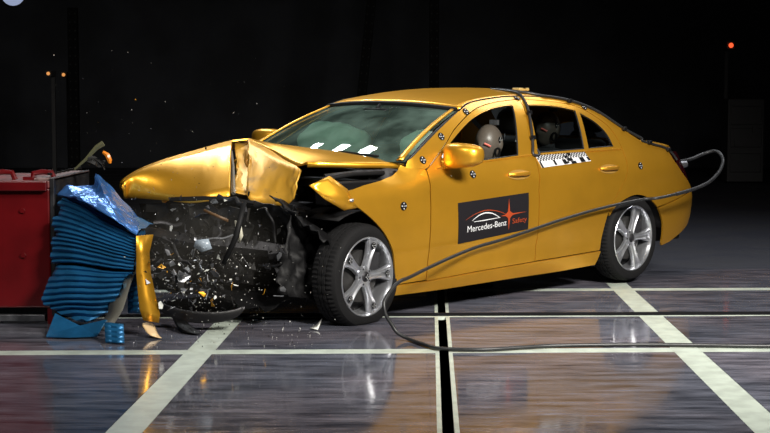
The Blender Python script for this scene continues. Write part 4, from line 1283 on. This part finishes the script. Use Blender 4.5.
plate_thing('trim_strip', 'long black trim strip tumbling upright under the hood edge', 'car debris',
    [(-.85, 8.46, .80), (-.82, 8.46, .80), (-.90, 8.44, .60), (-.865, 8.44, .595), (-.97, 8.42, .44), (-.945, 8.42, .43)], [(0, 1, 3, 2), (2, 3, 5, 4)], BLACK, .012, sub=0)
plate_thing('grille_bar', 'slanted amber-brown bar flying beneath the folded hood', 'car debris',
    [(-1.08, 8.48, .745), (-1.075, 8.48, .76), (-.93, 8.46, .70), (-.93, 8.46, .682)], [(0, 1, 2, 3)], mat('brown_bar', (.09, .045, .015), .5), .010, sub=0)
tb = empty('flying_bracket', (-1.85, 9.3, .955)); tag(tb, 'twisted bracket flung into the air above the blue honeycomb', 'car debris')
def brel(L): return [tuple(Vector(p) - tb.location) for p in L]
GREENISH = mat('olive_plastic', (.10, .10, .05), .5)
m = MB(); m.tube(brel([(-2.02, 9.3, .958), (-1.944, 9.3, 1.025), (-1.875, 9.3, 1.10), (-1.83, 9.3, 1.128)]), [.006, .010, .016, .020], 5); m.build('bracket_arm', GREENISH, tb, angle=20)
m = MB(); m.tube(brel([(-1.93, 9.3, .99), (-1.89, 9.31, 1.03), (-1.84, 9.3, .99), (-1.825, 9.3, .955)]), [.012, .018, .012, .006], 4); m.build('bracket_strut', DIRTY, tb, angle=20)
m = MB(); m.tube(brel([(-1.823, 9.25, 1.075), (-1.795, 9.25, 1.055), (-1.780, 9.25, 1.02), (-1.779, 9.25, 1.00)]), [.010, .017, .016, .009], 6); m.build('amber_lens', ORANGE, tb)
m = MB(); crumple(m, tuple(Vector((-1.88, 9.3, 1.01)) - tb.location), (.10, .05), (4, 3), .012, 3, (1.2, .4, .3)); m.build('bracket_plate', DIRTY, tb, smooth=False, solid=.006)
# flying shards: each its own object
DM = []
dr = random.Random(77)
for k in range(12):
    m = MB(); shard(m, (0, 0, 0), .03, dr); DM.append(m.mesh('debris_shard', False))
mats_d = [DIRTY, DIRTY, DIRTY, DARKSTEEL, STEEL, PAINT, mat('white_plastic', (.75, .77, .72), .5), CHROME]
D_LAB = {0: ('flying black debris shard in front of the smashed nose', 'black debris shards'), 3: ('flying dark metal debris shard in front of the smashed nose', 'dark metal debris shards'), 4: ('flying grey steel debris shard in front of the smashed nose', 'grey steel debris shards'), 5: ('flying gold painted debris shard in front of the smashed nose', 'gold debris shards'), 6: ('flying white debris shard in front of the smashed nose', 'white debris shards'), 7: ('flying bright silver debris shard in front of the smashed nose', 'silver debris shards')}
DMESH = {}
for k in range(262):
    mi = dr.choice([0, 0, 0, 3, 3, 4, 4, 4, 5, 6, 6, 7, 7, 7])
    key = (dr.randrange(12), mi)
    if key not in DMESH:
        me = DM[key[0]].copy(); me.materials.clear(); me.materials.append(mats_d[mi]); DMESH[key] = me
    t = dr.random()
    if t < .66: p = (dr.gauss(-1.20, .12), dr.uniform(8.35, 8.7), abs(dr.gauss(.29, .10)) + .03)
    elif t < .9: p = (dr.uniform(-1.45, -.55), dr.uniform(8.4, 8.8), abs(dr.gauss(.42, .2)) + .02)
    else: p = (dr.uniform(-2.2, -1.0), dr.uniform(8.9, 9.6), dr.uniform(.7, 1.7))
    o = bpy.data.objects.new('debris_shard', DMESH[key]); COL.objects.link(o)
    o.location = p; s = dr.choice([.45, .6, .8, 1.1, 1.5, 2.1]) * (.5 if mi in (6, 7, 5) else 1)
    if t >= .9: s *= .4
    o.scale = (s, s, s); o.rotation_euler = (dr.uniform(0, 6), dr.uniform(0, 6), dr.uniform(0, 6))
    zone = ('tossed high above the wreck', 'high up') if p[2] > .75 else (('under the folded hood', 'under the hood') if p[2] > .45 else (('low beside the blue honeycomb', 'by the honeycomb') if p[0] < -1.2 else (('low ahead of the front wheel', 'by the wheel') if p[0] > -.8 else ('low under the crushed radiator', 'under the radiator'))))
    tag(o, D_LAB[mi][0].replace('in front of the smashed nose', zone[0]), 'debris', D_LAB[mi][1] + ' ' + zone[1])
# fine grit thrown up by the impact, too fine to count
for nm, mt, cnt in (('black_grit', DIRTY, 900), ('pale_grit', mat('pale_grit', (.6, .6, .56), .6), 420)):
    m = MB()
    for k in range(cnt):
        t = dr.random()
        if t < .55: p = (dr.gauss(-1.15, .22), dr.uniform(8.4, 9.1), abs(dr.gauss(.36, .22)) + .006)
        elif t < .8: p = (dr.gauss(-.8, .3), dr.uniform(8.3, 8.8), abs(dr.gauss(.3, .25)) + .006)
        elif t < .92: p = (dr.uniform(-1.6, -.4), dr.uniform(8.0, 9.0), .005)
        else: p = (dr.uniform(-2.3, -.6), dr.uniform(8.8, 9.8), dr.uniform(.4, 1.75))
        shard(m, p, dr.choice([.003, .004, .006, .009]) * (.75 if nm == 'pale_grit' else 1), dr)
    o = m.build(nm, mt, None, smooth=False)
    tag(o, 'fine %s grit sprayed out around the crushed nose' % ('black' if nm == 'black_grit' else 'pale'), 'grit', kind='stuff')

# ------------------------------------------------------------------ dim things at the back of the hall
GEAR = mat('gear_grey', (.028, .028, .030), .6)
ec = empty('equipment_cabinet', (6.49, 26.0, 0)); tag(ec, 'dim grey equipment cabinet far behind the car at the right', 'cabinet')
m = MB(); m.box((0, 0, .75), (.66, .5, 1.5)); m.build('cabinet_body', GEAR, ec, smooth=False, bevel=.02)
for z in (.35, .80, 1.2):
    m = MB(); m.box((0, -.26, z), (.56, .02, .34)); m.build('cabinet_door', mat('gear_dark', (.02, .02, .022), .5), ec, smooth=False, bevel=.01)
for k in range(2):
    m = MB(); m.box((.16 * (-1) ** k, -.28, .95 - .25 * k), (.10, .02, .12)); m.build('cabinet_vent', GEAR, ec, smooth=False)
def post(x, y, h, tilt, label):
    r = empty('perforated_post', (x, y, 0), (0, tilt, 0)); tag(r, label, 'post', 'posts at the back of the hall')
    m = MB(); m.box((0, 0, h / 2), (.16, .10, h)); m.build('post_body', mat('post_dark', (.003, .003, .0033), .8, spec=.1), r, smooth=False)
    m = MB()
    for k in range(int(h / .14)):
        for q in (-.045, .045): m.lathe([(.0005, -.053), (.014, -.053), (.014, -.049)], 8, Matrix.Translation((q, 0, .1 + .14 * k)))
    o = m.build('post_studs', mat('post_stud', (.02, .02, .02), .7, spec=.1), r); o['kind'] = 'stuff'
post(.82, 24, 4.6, 0, 'dark studded post rising behind the car roof')
post(-.55, 24, 4.6, math.radians(6), 'dark studded post leaning behind the windscreen side')
post(-5.2, 24, 3.0, 0, 'dark studded post far behind the red barrier')
def indicator(x, y, z, col, label, s=.03, e=6):
    r = empty('indicator_lamp', (x, y, z)); tag(r, label, 'lamp')
    m = MB(); m.sphere((0, 0, 0), s, 10, 8); m.build('lens', mat('glow_' + label[:14].replace(' ', '_'), col, .3, emit=col, estr=e), r)
    m = MB(); m.box((0, .2, 0), (s * 3, .36, s * 3)); m.box((0, .37, -z / 2), (.06, .06, z)); m.build('lamp_stand', GEAR, r, smooth=False)
indicator(6.35, 26.4, 2.48, (1.0, .10, .03), 'small red indicator lamp glowing far back at the right', .045, 2)
indicator(-5.72, 24.4, 1.92, (1.0, .42, .12), 'small amber indicator lamp glowing far back at the left', .03, 1.0)
indicator(-5.46, 24.4, 1.90, (1.0, .40, .10), 'small amber indicator lamp right of its amber twin', .03, 1.0)
tl = empty('ceiling_spot', (-4.95, 19.2, 2.86)); tag(tl, 'pale bluish spot lamp at the top left corner', 'lamp')
m = MB(); m.lathe([(.0005, 0), (.17, 0), (.19, .05), (.12, .25), (.0005, .27)], 20); m.build('lamp_can', HOUSING, tl)
m = MB(); m.lathe([(.0005, -.004), (.16, -.004)], 20); m.build('lamp_lens', mat('spot_lens', (.5, .6, .9), .3, emit=(.5, .6, .9), estr=.55), tl)
m = MB(); m.tube([(0, .15, .1), (0, .15, 6.2)], .03, 6); m.build('hanger', HOUSING, tl)

# ------------------------------------------------------------------ dust hanging around the crushed nose
def dust():
    m = MB(); m.sphere((0, 0, 0), (.62, .55, .48), 24, 16)
    dm_ = bpy.data.materials.new('grey_dust'); dm_.use_nodes = True
    nt = dm_.node_tree
    for n in list(nt.nodes): nt.nodes.remove(n)
    out = nt.nodes.new('ShaderNodeOutputMaterial'); pv = nt.nodes.new('ShaderNodeVolumePrincipled')
    pv.inputs['Color'].default_value = (.62, .58, .50, 1); pv.inputs['Anisotropy'].default_value = .1
    tc = nt.nodes.new('ShaderNodeTexCoord'); nz = nt.nodes.new('ShaderNodeTexNoise'); nz.inputs['Scale'].default_value = 3.5; nz.inputs['Detail'].default_value = 3
    nt.links.new(tc.outputs['Object'], nz.inputs['Vector'])
    mp = nt.nodes.new('ShaderNodeMapping'); mp.inputs['Scale'].default_value = (1 / .62, 1 / .55, 1 / .48); nt.links.new(tc.outputs['Object'], mp.inputs[0])
    ln = nt.nodes.new('ShaderNodeVectorMath'); ln.operation = 'LENGTH'; nt.links.new(mp.outputs[0], ln.inputs[0])
    fall = nt.nodes.new('ShaderNodeMapRange'); fall.interpolation_type = 'SMOOTHSTEP'; fall.inputs[1].default_value = 1.0; fall.inputs[2].default_value = .25; nt.links.new(ln.outputs['Value'], fall.inputs[0])
    dn = nt.nodes.new('ShaderNodeMapRange'); dn.inputs[1].default_value = .35; dn.inputs[2].default_value = .7; dn.inputs[3].default_value = .25; dn.inputs[4].default_value = 1.0; nt.links.new(nz.outputs['Fac'], dn.inputs[0])
    mu = nt.nodes.new('ShaderNodeMath'); mu.operation = 'MULTIPLY'; nt.links.new(fall.outputs[0], mu.inputs[0]); nt.links.new(dn.outputs[0], mu.inputs[1])
    m2 = nt.nodes.new('ShaderNodeMath'); m2.operation = 'MULTIPLY'; m2.inputs[1].default_value = 0.22; nt.links.new(mu.outputs[0], m2.inputs[0])
    nt.links.new(m2.outputs[0], pv.inputs['Density']); nt.links.new(pv.outputs[0], out.inputs['Volume'])
    o = m.build('dust_cloud', dm_, None); o.location = (-1.16, 8.75, .50)
    tag(o, 'thin grey dust hanging in front of the crushed nose', 'dust', kind='stuff')
dust()
